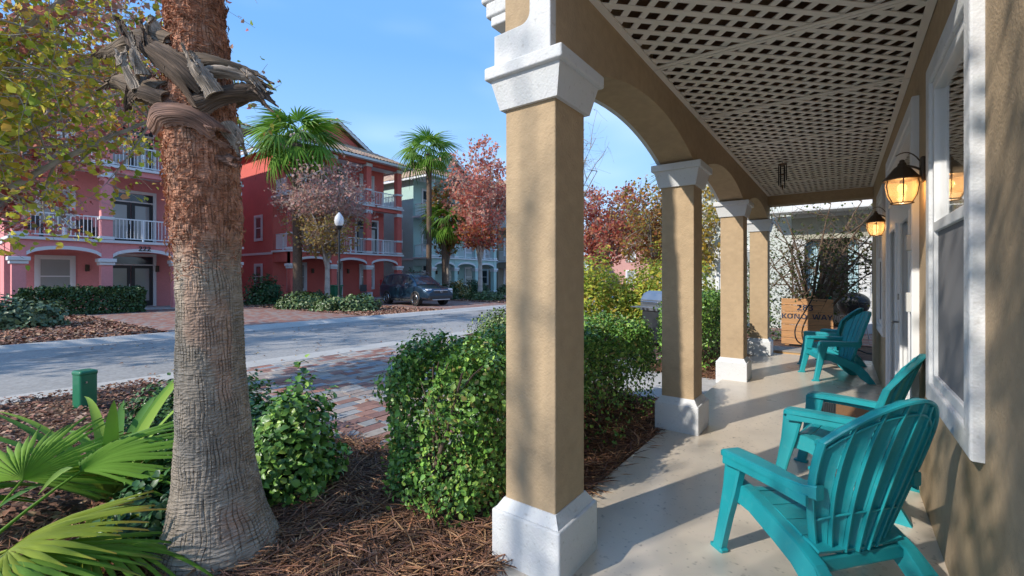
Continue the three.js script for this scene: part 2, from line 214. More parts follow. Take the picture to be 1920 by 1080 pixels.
// ---------- the house with the porch ----------
struct('porch_floor', [rbx(-1.34, .5, -.2, 0, 1.5, 9.62, .012)], M.floor);
const XW = .407, house = thing('stucco_house', 'tan stucco house with white trimmed porch arcade along the right side', 'house');
const COL = [1.94, 4.36, 6.88, 9.335], WIN = [[2.26, 3.30, .745, 2.52], [6.62, 7.66, .72, 2.47]], DOOR = [3.93, 6.1, 0, 2.59], TW = .1;
{
  const rect = (a, b, c, d) => [[a, c], [b, c], [b, d], [a, d]];
  mesh('wall', [alongD(slab(rect(.45, 9.53, 0, 3.25), .24, 0, [...WIN.map(([a, b, c, d]) => rect(a + TW, b - TW, c + TW, d - TW)), rect(DOOR[0] + TW, DOOR[1] - TW, .01, DOOR[3] - TW)]), XW)], M.tan, house);
  mesh('side_wall', [bx(XW + .24, 6, -.2, 6.4, .45, .7)], M.tan, house); mesh('side_wall', [bx(XW + .24, 6, -.2, 6.4, 9.28, 9.53)], M.tan, house); mesh('rear_wall', [bx(6, 6.25, -.2, 6.4, .45, 9.53)], M.tan, house);
  mesh('room_floor', [bx(XW + .24, 6, -.2, 0.0, .7, 9.28)], M.room, house); mesh('room_ceiling', [bx(XW + .24, 6, 2.95, 3.2, .7, 9.28)], M.room, house); mesh('room_partition', [bx(3.4, 3.5, 0, 2.95, .7, 9.28)], M.room, house);
  mesh('upper_wall', [bx(XW, XW + .24, 3.25, 6.4, .45, 9.53)], M.tan, house); mesh('roof', [bx(-.3, 6.8, 6.4, 6.6, -.1, 10.1)], M.tile, house);
  mesh('porch_deck', [bx(-1.36, XW, 3.0, 3.25, 1.8, 9.48)], M.joist, house);
  for (let d = 2.3; d < 9.3; d += .41) mesh('joist', [bx(-1.07, XW - .002, 2.9, 3.0, d, d + .04)], M.joist, house);
  // porch columns
  const taper = (y0, y1, a, b) => { const g = new THREE.CylinderGeometry(b * Math.SQRT2, a * Math.SQRT2, y1 - y0, 4, 1).rotateY(Math.PI / 4).translate(0, (y0 + y1) / 2, 0); return crease(g); };
  for (const dc of COL) {
    const c = mesh('porch_column', [rbx(-.145, .145, .2, 2.3, -.145, .145, .008)], M.tan, house, [-1.215, 0, -dc]);
    mesh('column_base', [rbx(-.196, .196, -.12, .25, -.196, .196, .012), taper(.24, .3, .188, .15)], M.white, c);
    mesh('capital', [taper(2.235, 2.385, .165, .2), rbx(-.222, .222, 2.378, 2.441, -.222, .222, .01)], M.white, c);
  }
  // arcade: one beam with arched undersides, and white bands round the arches on the street side
  const pts = [[1.795, 2.441]], arcs = [];
  for (let i = 0; i < 3; i++) {
    const a = COL[i] + .145, b = COL[i + 1] - .145, m = (a + b) / 2, h = (b - a) / 2, rise = .2, r = (h * h + rise * rise) / (2 * rise), arc = [];
    for (let k = 0; k <= 20; k++) { const d = mix(a, b, k / 20); arc.push([d, 2.441 + rise - r + Math.sqrt(Math.max(0, r * r - (d - m) * (d - m)))]); }
    pts.push(...arc); arcs.push(arc);
  }
  pts.push([9.48, 2.441], [9.48, 3.25], [1.795, 3.25]);
  mesh('arcade_beam', [alongD(slab(pts, .288, .004), -1.359)], M.tan, house);
  arcs.forEach((arc, i) => { const up = arc.map(([d, y]) => [d, y + .15]).reverse(); mesh('arch_trim', [alongD(slab([[arc[0][0] - .13, 2.4415], ...arc, [arc[20][0] + .13, 2.4415], [arc[20][0] + .13, 2.6], ...up, [arc[0][0] - .13, 2.6]], .035), -1.396)], M.white, house); });
  mesh('end_beam', [bx(-1.071, XW - .001, 2.69, 3.25, 9.2, 9.478)], M.tan, house);
  mesh('front_beam', [bx(-1.071, XW - .001, 2.95, 3.25, 1.797, 2.08)], M.tan, house);
  const cv = []; for (let k = 0; k <= 8; k++) { const a = k / 8 * Math.PI / 2; cv.push([-1.235 + .05 * Math.sin(a), 2.655 - .05 * Math.cos(a)]); }
  mesh('end_trim', [slab([[-1.396, 2.4415], [-1.068, 2.4415], [-1.068, 3.24], [-1.185, 3.24], ...cv.reverse(), [-1.396, 2.6]], .04, .006).translate(0, 0, -1.793)], M.white, house);
  mesh('cornice', [rbx(-1.47, -1.361, 2.70, 2.75, 1.81, 9.5, .01), rbx(-1.5, -1.361, 2.752, 2.83, 1.805, 9.5, .012), rbx(-1.53, -1.361, 2.832, 3.0, 1.80, 9.5, .015)], M.white, house);
  mesh('front_cornice', [bx(-1.36, XW, 3.252, 3.34, 1.75, 9.5)], M.white, house);
  // lattice ceiling: panels of crossed slats under the joists, framed by strips
  const LY = 2.864, x0 = -1.068, x1 = XW - .004, edges = [2.085, 3.13, 4.345, 5.56, 6.775, 7.99, 9.195], shared = {};
  for (let i = 0; i < 6; i++) {
    const a = edges[i] + .004, b = edges[i + 1] - .004, c = [(x0 + x1) / 2, (a + b) / 2];
    const panel = mesh('lattice_panel', [bx(x0 - c[0], x0 - c[0] + .04, -.012, -.001, a - c[1], b - c[1]), bx(x1 - c[0] - .04, x1 - c[0], -.012, -.001, a - c[1], b - c[1]), bx(x0 - c[0] + .041, x1 - c[0] - .041, -.009, -.001, a - c[1], a - c[1] + .028), bx(x0 - c[0] + .041, x1 - c[0] - .041, -.009, -.001, b - c[1] - .028, b - c[1])], M.lattice, house, [c[0], LY, -c[1]]);
    const hx = (x1 - x0) / 2 - .003, hd = (b - a) / 2 - .003;
    for (const sg of [1, -1]) for (let k = -20; k <= 20; k++) {
      const o = k * .1525 + (sg > 0 ? 0.03 : .06);       // line d = sg * x + o, cut to the panel
      let lo = -hx, hi = hx; const da = (-hd - o) * sg, db = (hd - o) * sg; lo = Math.max(lo, Math.min(da, db)); hi = Math.min(hi, Math.max(da, db));
      if (hi - lo < .03) continue;
      const len = Math.round((hi - lo) * Math.SQRT2 * 200) / 200, key = len.toFixed(3); shared[key] ||= boxUV(new THREE.BoxGeometry(len, .0065, .039));
      const xm = (lo + hi) / 2, s = mesh('slat', shared[key], M.lattice, panel, [xm, sg > 0 ? .0035 : .0108, -(sg * xm + o)]); s.rotation.y = sg * Math.PI / 4;
    }
  }
  // windows
  for (const [a, b, y0, y1] of WIN) {
    const w = mesh('window', [alongD(slab(rect(a, b, y0, y1), .03, .009, [rect(a + TW, b - TW, y0 + TW, y1 - TW)]), XW - .031)], M.white, house);
    const ia = a + TW, ib = b - TW, ya = y0 + TW, yb = y1 - TW, ym = mix(ya, yb, .515), sx = XW - .02;
    mesh('sash', [alongD(slab(rect(ia, ib, ya, yb), .05, .004, [rect(ia + .045, ib - .045, ya + .05, ym - .02), rect(ia + .045, ib - .045, ym + .03, yb - .05)]), sx)], M.trim, w);
    mesh('pane', [bx(sx + .02, sx + .022, ym, yb - .03, ia + .03, ib - .03)], M.glass, w);
    mesh('insect_screen', [bx(sx + .012, sx + .014, ya + .03, ym, ia + .03, ib - .03)], M.screen, w);
    mesh('blind', [bx(sx + .12, sx + .13, ya, yb, ia - .05, ib + .05)], std([.16, .15, .14], .9), w);
  }
  // double door with a transom
  const [a, b, , y1] = DOOR, ia = a + TW, ib = b - TW, dm = (ia + ib) / 2, ty = 2.1, sx = XW - .012;
  const dr = mesh('door', [alongD(slab([[a, .005], [a + TW, .005], [a + TW, y1 - TW], [b - TW, y1 - TW], [b - TW, .005], [b, .005], [b, y1], [a, y1]], .03, .008), XW - .031), alongD(slab(rect(ia + .001, ib - .001, ty, y1 - TW - .001), .06, .004, [rect(ia + .06, ib - .06, ty + .06, y1 - TW - .06)]), sx - .01)], M.trim, house);
  mesh('transom_pane', [bx(sx + .02, sx + .022, ty + .05, y1 - TW - .05, ia + .05, ib - .05)], M.glass, dr);
  for (const [p, q] of [[ia + .005, dm - .003], [dm + .003, ib - .005]]) {
    const leaf = mesh('door_leaf', [alongD(slab(rect(p, q, .02, ty - .005), .045, .004, [rect(p + .2, q - .2, .35, 1.85)]), sx)], M.trim, dr);
    mesh('moulding', [alongD(slab(rect(p + .17, q - .17, .32, 1.88), .012, .004, [rect(p + .215, q - .215, .365, 1.835)]), sx - .013)], M.trim, leaf);
    mesh('pane', [bx(sx + .02, sx + .022, .34, 1.86, p + .19, q - .19)], M.glass, leaf);
    if (p < dm - .5) { mesh('handle', [bx(sx - .012, sx, .93, 1.12, q - .105, q - .065), tube([V(sx - .01, 1.03, -(q - .085)), V(sx - .055, 1.03, -(q - .085)), V(sx - .06, 1.03, -(q - .2))], .009, .009, 8), new THREE.CylinderGeometry(.026, .026, .02, 16).rotateZ(Math.PI / 2).translate(sx - .01, 1.24, -(q - .085))], M.steel, leaf); }
    mesh('kick_board', [bx(sx - .006, sx, .04, .2, p + .05, q - .05)], M.trim, leaf);
  }
  mesh('threshold', [bx(XW - .07, XW - .035, .001, .02, ia, ib)], M.steel, dr);
  for (const [y, h] of [[1.58, .1], [1.17, .13]]) mesh('alarm_box', [rbx(XW - .062, XW - .031, y, y + h, 3.945, 4.0, .006)], std([.5, .5, .48], .6), house);
}
// lanterns on the wall
function lantern(d, label) {
  const L = thing('wall_lantern', label, 'lantern', [XW, 2.06, -d], 0, 'lit bronze wall lanterns'), cx = -.105;
  mesh('wall_plate', [rbx(-.022, 0, -.075, .075, -.04, .04, .008)], M.bronze, L);
  mesh('arm', [tube(curve3(V(-.02, .0, 0), V(-.05, .03, 0), V(cx, .035, 0), 5), .007, .007, 6), tube(curve3(V(-.02, .05, 0), V(-.07, .15, .0), V(cx - .03, .1, 0), 6), .004, .003, 6)], M.bronze, L);
  mesh('cap', [crease(new THREE.LatheGeometry([[.001, .075], [.012, .07], [.014, .055], [.02, .05], [.024, .035], [.04, .022], [.075, -.025], [.095, -.048], [.094, -.056], [.001, -.056]].map((p) => new THREE.Vector2(...p)), 12)).translate(cx, 0, 0)], M.bronze, L);
  const fr = [], n = 6, prof = [[.082, -.056], [.088, -.09], [.078, -.15], [.055, -.195]];
  for (let k = 0; k < n; k++) { const w = (k + .5) / n * 6.2832; fr.push(tube(prof.map(([r, y]) => V(cx + r * Math.cos(w), y, r * Math.sin(w))), .0035, .0035, 5)); }
  fr.push(new THREE.TorusGeometry(.055, .004, 6, 18).rotateX(Math.PI / 2).translate(cx, -.197, 0));
  mesh('cage', fr, M.bronze, L);
  mesh('glass_shade', new THREE.LatheGeometry(prof.map(([r, y]) => new THREE.Vector2(r - .004, y)), 6).rotateY(Math.PI / 6).translate(cx, 0, 0), M.amber, L);
  mesh('bulb', new THREE.SphereGeometry(.024, 16, 12).scale(1, 1.35, 1).translate(cx, -.105, 0), M.bulb, L); mesh('lamp_holder', [new THREE.CylinderGeometry(.012, .012, .03, 10).translate(cx, -.07, 0)], M.bronze, L);
  const p = new THREE.PointLight(lin(1, .7, .38), .08, 0, 2); p.position.set(cx, -.105, 0); p.castShadow = true; p.shadow.radius = 1.2; L.add(p);
}
lantern(3.69, 'lit bronze lantern on the wall beside the nearest window'); lantern(6.36, 'lit bronze lantern on the wall between the door and the far window');
// wind chime under the lattice
{
  const w = thing('wind_chime', 'dark wind chime with thin tubes hanging under the lattice ceiling', 'wind chime', [-.6, 2.864, -6.55]);
  mesh('cord', [tube([V(0, .0, 0), V(0, -.04, 0)], .002, .002, 4)], M.black, w); mesh('top_disc', [new THREE.CylinderGeometry(.05, .05, .012, 16).translate(0, -.045, 0)], M.joist, w);
  for (let k = 0; k < 6; k++) { const a = k / 6 * 6.2832, x = .042 * Math.cos(a), z = .042 * Math.sin(a), l = .19 + .018 * k; mesh('chime_tube', [new THREE.CylinderGeometry(.0065, .0065, l, 8).translate(x, -.06 - l / 2, z), tube([V(x, -.045, z), V(x, -.062, z)], .0012, .0012, 4)], M.black, w); }
  mesh('striker', [new THREE.CylinderGeometry(.022, .022, .012, 12).translate(0, -.17, 0), tube([V(0, -.05, 0), V(0, -.32, 0)], .0012, .0012, 4), new THREE.CylinderGeometry(.015, .005, .05, 6).translate(0, -.33, 0)], M.joist, w);
}

// ---------- chairs ----------
function loft(secs) {                                    // rings of corner points (same count), closed ends, flat shaded
  const n = secs[0].length, pos = [], idx = []; for (const s of secs) for (const p of s) pos.push(...p);
  for (let i = 0; i < secs.length - 1; i++) for (let k = 0; k < n; k++) { const a = i * n + k, b = i * n + (k + 1) % n; idx.push(a, b, a + n, b, b + n, a + n); }
  for (let k = 1; k < n - 1; k++) { idx.push(0, k + 1, k); const L = (secs.length - 1) * n; idx.push(L, L + k, L + k + 1); }
  const g = new THREE.BufferGeometry(); g.setAttribute('position', new THREE.Float32BufferAttribute(pos, 3)); g.setIndex(idx); return crease(g);
}
// ring of 8 points: a bar section with cut corners, in the plane spanned by a (half extents ha, hb)
const ring = (c, ax, bxv, ha, hb, k = .25) => [[1, 1 - k], [1 - k, 1], [-1 + k, 1], [-1, 1 - k], [-1, -1 + k], [-1 + k, -1], [1 - k, -1], [1, -1 + k]].map(([p, q]) => [0, 1, 2].map((i) => c[i] + ax[i] * ha * p + bxv[i] * hb * q));
function makeChair(label, group) {
  const t = thing('adirondack_chair', label, 'chair', [0, 0, 0], 0, group), X = [1, 0, 0], Y = [0, 1, 0], Z = [0, 0, 1];
  // local: front is +z
  const seatY = (z) => .365 - .30 * (.24 - z);
  for (let i = 0; i < 5; i++) {                          // seat slats, front to back
    const z1 = .285 - i * .083, z0 = z1 - .077;
    mesh('seat_slat', [boxUV(crease(sheet(8, 4, (u, v) => { const x = mix(-.225, .225, u), z = mix(z0, z1, v), drop = i === 0 ? .06 * Math.pow(v, 2) : 0; return [x, seatY(z) - .012 * (1 - Math.pow(Math.abs(2 * u - 1), 2)) + .004 * Math.sin(Math.PI * v) - drop, z]; }, .012)))], M.teal, t);
  }
  for (const side of [-1, 1]) {
    // front leg: from the arm down to the foot, leaning forward and out
    mesh('front_leg', [loft([[0, .375, .045, .022], [.014, .372, .045, .024], [.02, .368, .03, .022], [.2, .33, .034, .022], [.34, .30, .043, .023], [.46, .282, .052, .024], [.52, .275, .056, .026]].map(([y, z, ha, hb]) => ring([side * (.305 - .025 * y / .53), y, z], Z, X, ha, hb)))], M.teal, t);
    // side rail that runs back and down into the rear leg
    const rail = [[.33, .385], [.2, .365], [.05, .315], [-.07, .27], [-.15, .225], [-.22, .15], [-.31, .0]], low = [[.33, .29], [.2, .275], [.06, .22], [-.04, .175], [-.1, .125], [-.16, .05], [-.225, .0]];
    const secs = rail.map((p, i) => { const q = low[i], yy = (p[1] + q[1]) / 2, out = .258 + .035 * step01(.18, .0, yy); return [[side * (out + .02), p[1], p[0]], [side * (out - .02), p[1], p[0]], [side * (out - .02), q[1], q[0]], [side * (out + .02), q[1], q[0]]]; });
    mesh('rear_leg', [loft(side > 0 ? secs : secs.map((r) => [r[1], r[0], r[3], r[2]]))], M.teal, t);
    mesh('rail_lip', [loft(rail.slice(0, 6).map((p) => ring([side * .245, p[1] - .004, p[0]], X, Y, .03, .008)))], M.teal, t);
    // arm: broad in front, bending in to the back
    mesh('arm', [loft([[.325, .505, .292, .03, .010], [.32, .52, .292, .045, .016], [.30, .527, .292, .053, .017], [.2, .53, .290, .055, .017], [.08, .53, .286, .049, .017], [-.04, .527, .28, .041, .018], [-.12, .525, .272, .033, .024], [-.165, .53, .262, .020, .030]].map(([z, y, x, ha, hb]) => ring([side * x, y, z], X, Y, ha, hb)))], M.teal, t);
    mesh('arm_lip', [loft([[.302, .495], [.18, .5], [.02, .498], [-.14, .49]].map(([z, y]) => ring([side * (.336 - .08 * (.3 - z)), y, z], X, Y, .006, .022)))], M.teal, t);
  }
  mesh('front_apron', [loft([-.262, -.1, .1, .262].map((x) => ring([x, .30, .285], Y, Z, .034, .008)))], M.teal, t);
  mesh('rear_brace', [loft([-.245, 0, .245].map((x) => ring([x, .2, -.115], Y, Z, .03, .01)))], M.teal, t);
  // fan back
  const N = 7, hw = (v) => .185 + .105 * Math.sin(Math.PI * .5 * Math.min(1, v / .7)) - .05 * Math.pow(Math.max(0, (v - .7) / .3), 2), top = (u) => 1 - .27 * Math.pow(Math.abs(u), 2.3);
  const P = (u, w, off = 0) => { const v = w * top(u), z = -.115 - .17 * v - .05 * v * v + .1 * u * u * (.55 + .6 * v - .35 * v * v), y = .225 + .715 * v; return [u * hw(v), y - off * .28, z - off]; };
  for (let i = 0; i < N; i++) {
    const a = -1 + 2 * i / N + .012, b = -1 + 2 * (i + 1) / N - .012;
    mesh('back_slat', [boxUV(sheet(6, 18, (u, v) => { const q = P(mix(a, b, u), v); q[2] += .012 * Math.sin(Math.PI * u); return q; }, .007))], M.teal, t);
  }
  for (let i = 1; i < N; i++) { const u = -1 + 2 * i / N, pts = []; for (let k = 0; k <= 16; k++) pts.push(k / 16); mesh('back_rib', [loft(pts.map((v) => ring(P(u, .03 + v * .95, .011), X, Z, .0045, .010 - .004 * v)))], M.teal, t); }
  const rim = []; for (let k = 0; k <= 12; k++) rim.push([-1, k / 12]); for (let k = 1; k <= 24; k++) rim.push([-1 + 2 * k / 24, 1]); for (let k = 11; k >= 0; k--) rim.push([1, k / 12]);
  mesh('back_rim', [loft(rim.map(([u, w]) => { const p = P(u * .99, w * .992, .008); const n = [u * .8, w > .9 ? 1 - Math.abs(u) * .5 : 0, 0], l = Math.hypot(...n) || 1; return ring(p, n.map((q) => q / l), Z, .007, .018, .4); }))], M.teal, t);
  for (const v of [.3, .91]) { const r = []; for (let k = 0; k <= 12; k++) r.push(P(mix(-.97, .97, k / 12), v, .010)); mesh('cross_rib', [tube(r.map((p) => V(...p)), .0055, .0055, 6)], M.teal, t); }
  return t;
}
const chairSpots = [
  [-.03, 2.50, -.77, .64, 'nearest turquoise adirondack chair, its ribbed back turned to the camera'],
  [.065, 3.70, -.985, -.17, 'second turquoise adirondack chair, sunlit, beside the nearest window'],
  [-.03, 7.73, -.948, .32, 'turquoise adirondack chair beyond the door, shaded back turned to the camera'],
  [-.08, 8.78, -.93, -.36, 'farthest turquoise adirondack chair at the end of the porch'],
];
const chair0 = makeChair(chairSpots[0][4], 'turquoise porch chairs');
chairSpots.forEach(([x, d, fx, fd, label], i) => { let c = chair0; if (i) { c = chair0.clone(); c.name = numbered('adirondack_chair'); c.userData = { ...chair0.userData, label }; scene.add(c); } c.position.set(x, 0, -d); c.rotation.y = Math.atan2(fx, -fd); });

// ---------- small things on and beyond the porch ----------
{
  const m = thing('door_mat', 'brown door mat with a dark ribbed end in front of the door', 'door mat', [.12, 0, -5.75]);
  mesh('mat', [rbx(-.17, .25, .001, .014, -.36, .36, .005)], std([.26, .13, .055], .95, { bumpMap: grain, bumpScale: .01 }), m);
  const gr = []; for (let k = 0; k < 9; k++) gr.push(rbx(-.36 + k * .02, -.346 + k * .02, .004, .018, -.36, .36, .003)); mesh('ribbed_edge', [bx(-.37, -.172, .001, .006, -.36, .36), ...gr], M.darkplastic, m);
}
const font = await new FontLoader().loadAsync('fonts/droid/droid_sans_bold.typeface.json');
const text = (s, size, depth) => { const g = new TextGeometry(s, { font, size, depth, curveSegments: 4 }); g.computeBoundingBox(); const b = g.boundingBox; return g.translate(-(b.min.x + b.max.x) / 2, 0, 0); };
{
  const s = thing('address_sign', 'cedar plank board lettered with an address beyond the porch end', 'sign', [-.6, -.06, -11.35]);
  for (let k = 0; k < 7; k++) mesh('plank', [rbx(-.46, .46, .03 + k * .141, .03 + k * .141 + .134, -.012, .012, .004)], M.cedar, s);
  for (const x of [-.36, .36]) mesh('batten', [bx(x - .04, x + .04, 0, .98, .012, .05)], M.cedar, s);
  const ink = std([.02, .035, .07], .6);
  mesh('house_number', [text('283', .12, .003).scale(1.1, 1, 1).translate(-.03, .76, .0125)], ink, s); mesh('street_name', [text('KONO  WAY', .105, .003).scale(1.12, 1, 1).translate(0, .58, .0125)], ink, s);
}
{ const o = thing('boardwalk_step', 'low weathered timber step at the end of the porch', 'step', [-.45, -.06, -9.95]);
  mesh('frame', [bx(-.62, .62, 0, .085, -.3, -.26), bx(-.62, .62, 0, .085, .26, .3), bx(-.62, -.58, 0, .085, -.26, .26), bx(.58, .62, 0, .085, -.26, .26)], M.lumber, o);
  for (let k = 0; k < 4; k++) mesh('board', [rbx(-.63, .63, .086, .112, -.31 + k * .157, -.31 + k * .157 + .149, .004)], M.plank, o); }
tag(mesh('garden_hose', new THREE.TubeGeometry(new THREE.CatmullRomCurve3([V(-.5, .95, -11.28), V(-.62, .7, -11.22), V(-.78, .35, -11.1), V(-.72, .12, -10.7), V(-.5, .07, -10.4), V(-.2, .066, -10.3), V(.2, .066, -10.5), V(.4, -.02, -10.7), V(.7, -.05, -11)]), 60, .013, 8), M.rubber), 'black garden hose looping down in front of the address board', 'hose');
tag(mesh('patio_ground', [flat(-3, 6, 12.2, 18, GY + .035)], M.farpaver), 'brick patio in front of the pale neighbouring house', 'patio').userData.kind = 'structure';

// ---------- plants ----------
function hedge(o) {                                       // clipped hedge: leaves in a rough skin round a box, stems inside
  const { name, label, x, d, wx, wd, h, n, size, pal, seed, bare = () => 1, group, geo = LEAF, mat = M.gloss, stems = 14, y0 = -.08, round = .22 } = o, R = rng(seed), t = thing(name, label, 'hedge', [x, y0, -d], 0, group), L = [], tubes = [];
  const hx = wx / 2, hd = wd / 2, A = [wd * h, wd * h, wx * h, wx * h, wx * wd], sum = A.reduce((a, b) => a + b);
  for (let i = 0; i < n; i++) {
    let r = R() * sum, f = 0; while (r > A[f]) r -= A[f++];
    let p, nn; const u = R() * 2 - 1, v = R();
    if (f === 0) { p = V(-hx, v * h, u * hd); nn = V(-1, .25, 0); } else if (f === 1) { p = V(hx, v * h, u * hd); nn = V(1, .25, 0); } else if (f === 2) { p = V(u * hx, v * h, hd); nn = V(0, .25, 1); } else if (f === 3) { p = V(u * hx, v * h, -hd); nn = V(0, .25, -1); } else { p = V(u * hx, h, (R() * 2 - 1) * hd); nn = V(0, 1, 0); }
    // round the edges, then push in and out by lumps
    const ex = Math.max(0, Math.abs(p.x) - hx + round), ed = Math.max(0, Math.abs(p.z) - hd + round), eh = Math.max(0, p.y - h + round), q = Math.hypot(ex, ed, eh);
    if (q > round) { const k = round / q; p.x = Math.sign(p.x) * (hx - round + ex * k) || p.x; if (!ex) p.x = p.x; p.z = ed ? Math.sign(p.z) * (hd - round + ed * k) : p.z; if (eh) p.y = h - round + eh * k; }
    const lump = vn(p.x * 4 + 9, p.y * 4 + p.z * 4, seed) + .5 * vn(p.x * 11, p.y * 11 - p.z * 9, seed + 1), deep = Math.pow(R(), 1.6) * .26;
    const k = .12 * (lump - .75) * 2 - deep; nn.add(dirOf(R).multiplyScalar(.85)).normalize(); p.addScaledVector(nn, k);
    if (R() > bare(p.x + x, p.y, d - p.z)) continue;
    if (p.y < .02) p.y = .02 + R() * .05;
    L.push({ p, n: nn.lerp(dirOf(R), .25).normalize(), s: size * (.5 + .95 * R() * R() + .1), c: pick(R, pal), spin: R() * 6.28 });
  }
  for (let i = 0; i < stems; i++) {
    const a = V((R() - .5) * wx * .35, 0, (i + .5) / stems * wd - hd), b = V((R() - .5) * wx * .8, h * .9, a.z + (R() - .5) * .5), m = V((a.x + b.x) / 2 + (R() - .5) * .15, h * .4, (a.z + b.z) / 2 + (R() - .5) * .15);
    const c = curve3(a, m, b, 6); tubes.push(tube(c, .022, .006, 6));
    for (let k = 1; k < 6; k++) { const e = c[k].clone().add(V((R() - .5) * wx * .9, .1 + R() * .3, (R() - .5) * .6)); e.x = clamp(e.x, -hx * .9, hx * .9); e.z = clamp(e.z, -hd * .95, hd * .95); e.y = Math.min(e.y, h * .93); tubes.push(tube(curve3(c[k], c[k].clone().lerp(e, .5).add(V(0, .05, 0)), e, 3), .009, .003, 4)); }
  }
  mesh('stems', tubes, M.barkBrown, t).userData.kind = 'stuff'; leaves('foliage', L, geo, mat, t); return t;
}
function shrub(o) {                                       // rounded bush
  const { name = 'shrub', label, x, d, r, h, n, size, pal, seed, y = -.08, geo = LEAF, mat = M.gloss, group, category = 'shrub', hollow = .45, stems = 9, squash = 1 } = o, R = rng(seed), t = thing(name, label, category, [x, y, -d], 0, group), L = [], tubes = [];
  for (let i = 0; i < n; i++) {
    const q = dirOf(R); q.y = Math.abs(q.y) * 1.05 - .05; const lump = .6 + .6 * vn(q.x * 3 + 5, q.y * 3 + q.z * 3 + 5, seed) + .18 * vn(q.x * 8 + 5, q.y * 8 + q.z * 7, seed + 2), k = lump * (1 - hollow * Math.pow(R(), 1.5));
    const p = V(q.x * r * k, .05 + Math.max(.02, q.y * h * k), q.z * r * k * squash); q.add(dirOf(R).multiplyScalar(.9)); q.y += .4;
    L.push({ p, n: q.normalize(), s: size * (.6 + .8 * R()), c: pick(R, pal), spin: R() * 6.28 });
  }
  for (let i = 0; i < stems; i++) { const a = i * 2.4, e = V(Math.cos(a) * r * .7, h * (.55 + .3 * R()), Math.sin(a) * r * .7 * squash); tubes.push(tube(curve3(V(Math.cos(a) * .04, 0, Math.sin(a) * .04), V(e.x * .3, e.y * .6, e.z * .3), e, 4), .012, .003, 5)); }
  mesh('stems', tubes, M.barkBrown, t).userData.kind = 'stuff'; leaves('foliage', L, geo, mat, t); return t;
}
function tree(o) {
  const { name = 'tree', label, x, d, y = GY, trunkH, r, c, rad, limbs = 7, sub = 7, twigs = 7, per = 9, size = .07, pal, seed, barkM = M.barkGrey, group, geo = ROUND, spread = .09, twigLen = .5, lean = [0, 0], fork = .5, even = 0 } = o;
  const R = rng(seed), t = thing(name, label, 'tree', [x, y, -d], 0, group), tubes = [], L = [], C = V(c[0], c[1], -c[2]), E = V(rad[0], rad[1], rad[2]);
  const inside = (p, k = 1) => { const q = p.clone().sub(C).divide(E), l = q.length(); return l > k ? C.clone().add(q.multiplyScalar(k / l).multiply(E)) : p; };
  const top = V(lean[0], trunkH, -lean[1]), trunk = curve3(V(0, -.05, 0), V(lean[0] * .2 + .05, trunkH * .5, -lean[1] * .2), top, 8);
  tubes.push(tube(trunk, trunk.map((_, i) => r * (1 + .5 * Math.exp(-i * 1.4)) * (1 - .35 * i / 8)), 0, 9));
  const leaf = (p) => { const n = dirOf(R); n.y += .25; L.push({ p, n: n.normalize(), s: size * (.55 + .75 * R()), c: pick(R, typeof pal === 'function' ? pal(p, R) : pal), spin: R() * 6.28 }); };
  for (let i = 0; i < limbs; i++) {
    const p0 = trunk[Math.round(mix(8 * fork + 1, 8, i / limbs))] || top, a = i * 2.399 + R(), el = mix(-.25, 1, (i + R()) / limbs), q = V(Math.cos(a) * Math.sqrt(1 - el * el * .9), el, Math.sin(a) * Math.sqrt(1 - el * el * .9)).multiplyScalar(.62 + .25 * R()).multiply(E).add(C);
    const lb = curve3(p0, V(mix(p0.x, q.x, .35), mix(p0.y, q.y, .62), mix(p0.z, q.z, .35)), q, 8); tubes.push(tube(lb, r * .5, r * .1, 6));
    for (let j = 0; j < sub; j++) {
      const s = lb[2 + Math.floor(R() * 6.99)], e = inside(s.clone().add(dirOf(R).multiplyScalar((.35 + .35 * R())).multiply(E)).add(V(0, .1, 0)), 1), sb = curve3(s, s.clone().lerp(e, .5).add(dirOf(R).multiplyScalar(.12)), e, 5); tubes.push(tube(sb, r * .16, r * .04, 4));
      for (let k = 0; k < twigs; k++) {
        const g0 = sb[1 + Math.floor(R() * 4.99)], g1 = inside(g0.clone().add(dirOf(R).multiplyScalar(twigLen * (.5 + R()))).add(V(0, twigLen * .12, 0)), 1.06); tubes.push(tube([g0, g0.clone().lerp(g1, .5).add(dirOf(R).multiplyScalar(.04)), g1], Math.max(.004, r * .035), .0025, 3));
        const m = Math.round(per * (.5 + R())); for (let l = 0; l < m; l++) leaf(g0.clone().lerp(g1, .2 + .85 * R()).add(dirOf(R).multiplyScalar(spread * Math.sqrt(R()))));
      }
    }
  }
  mesh('trunk', tubes, barkM, t); if (L.length) leaves('crown', L, geo, M.leaf, t); return t;
}
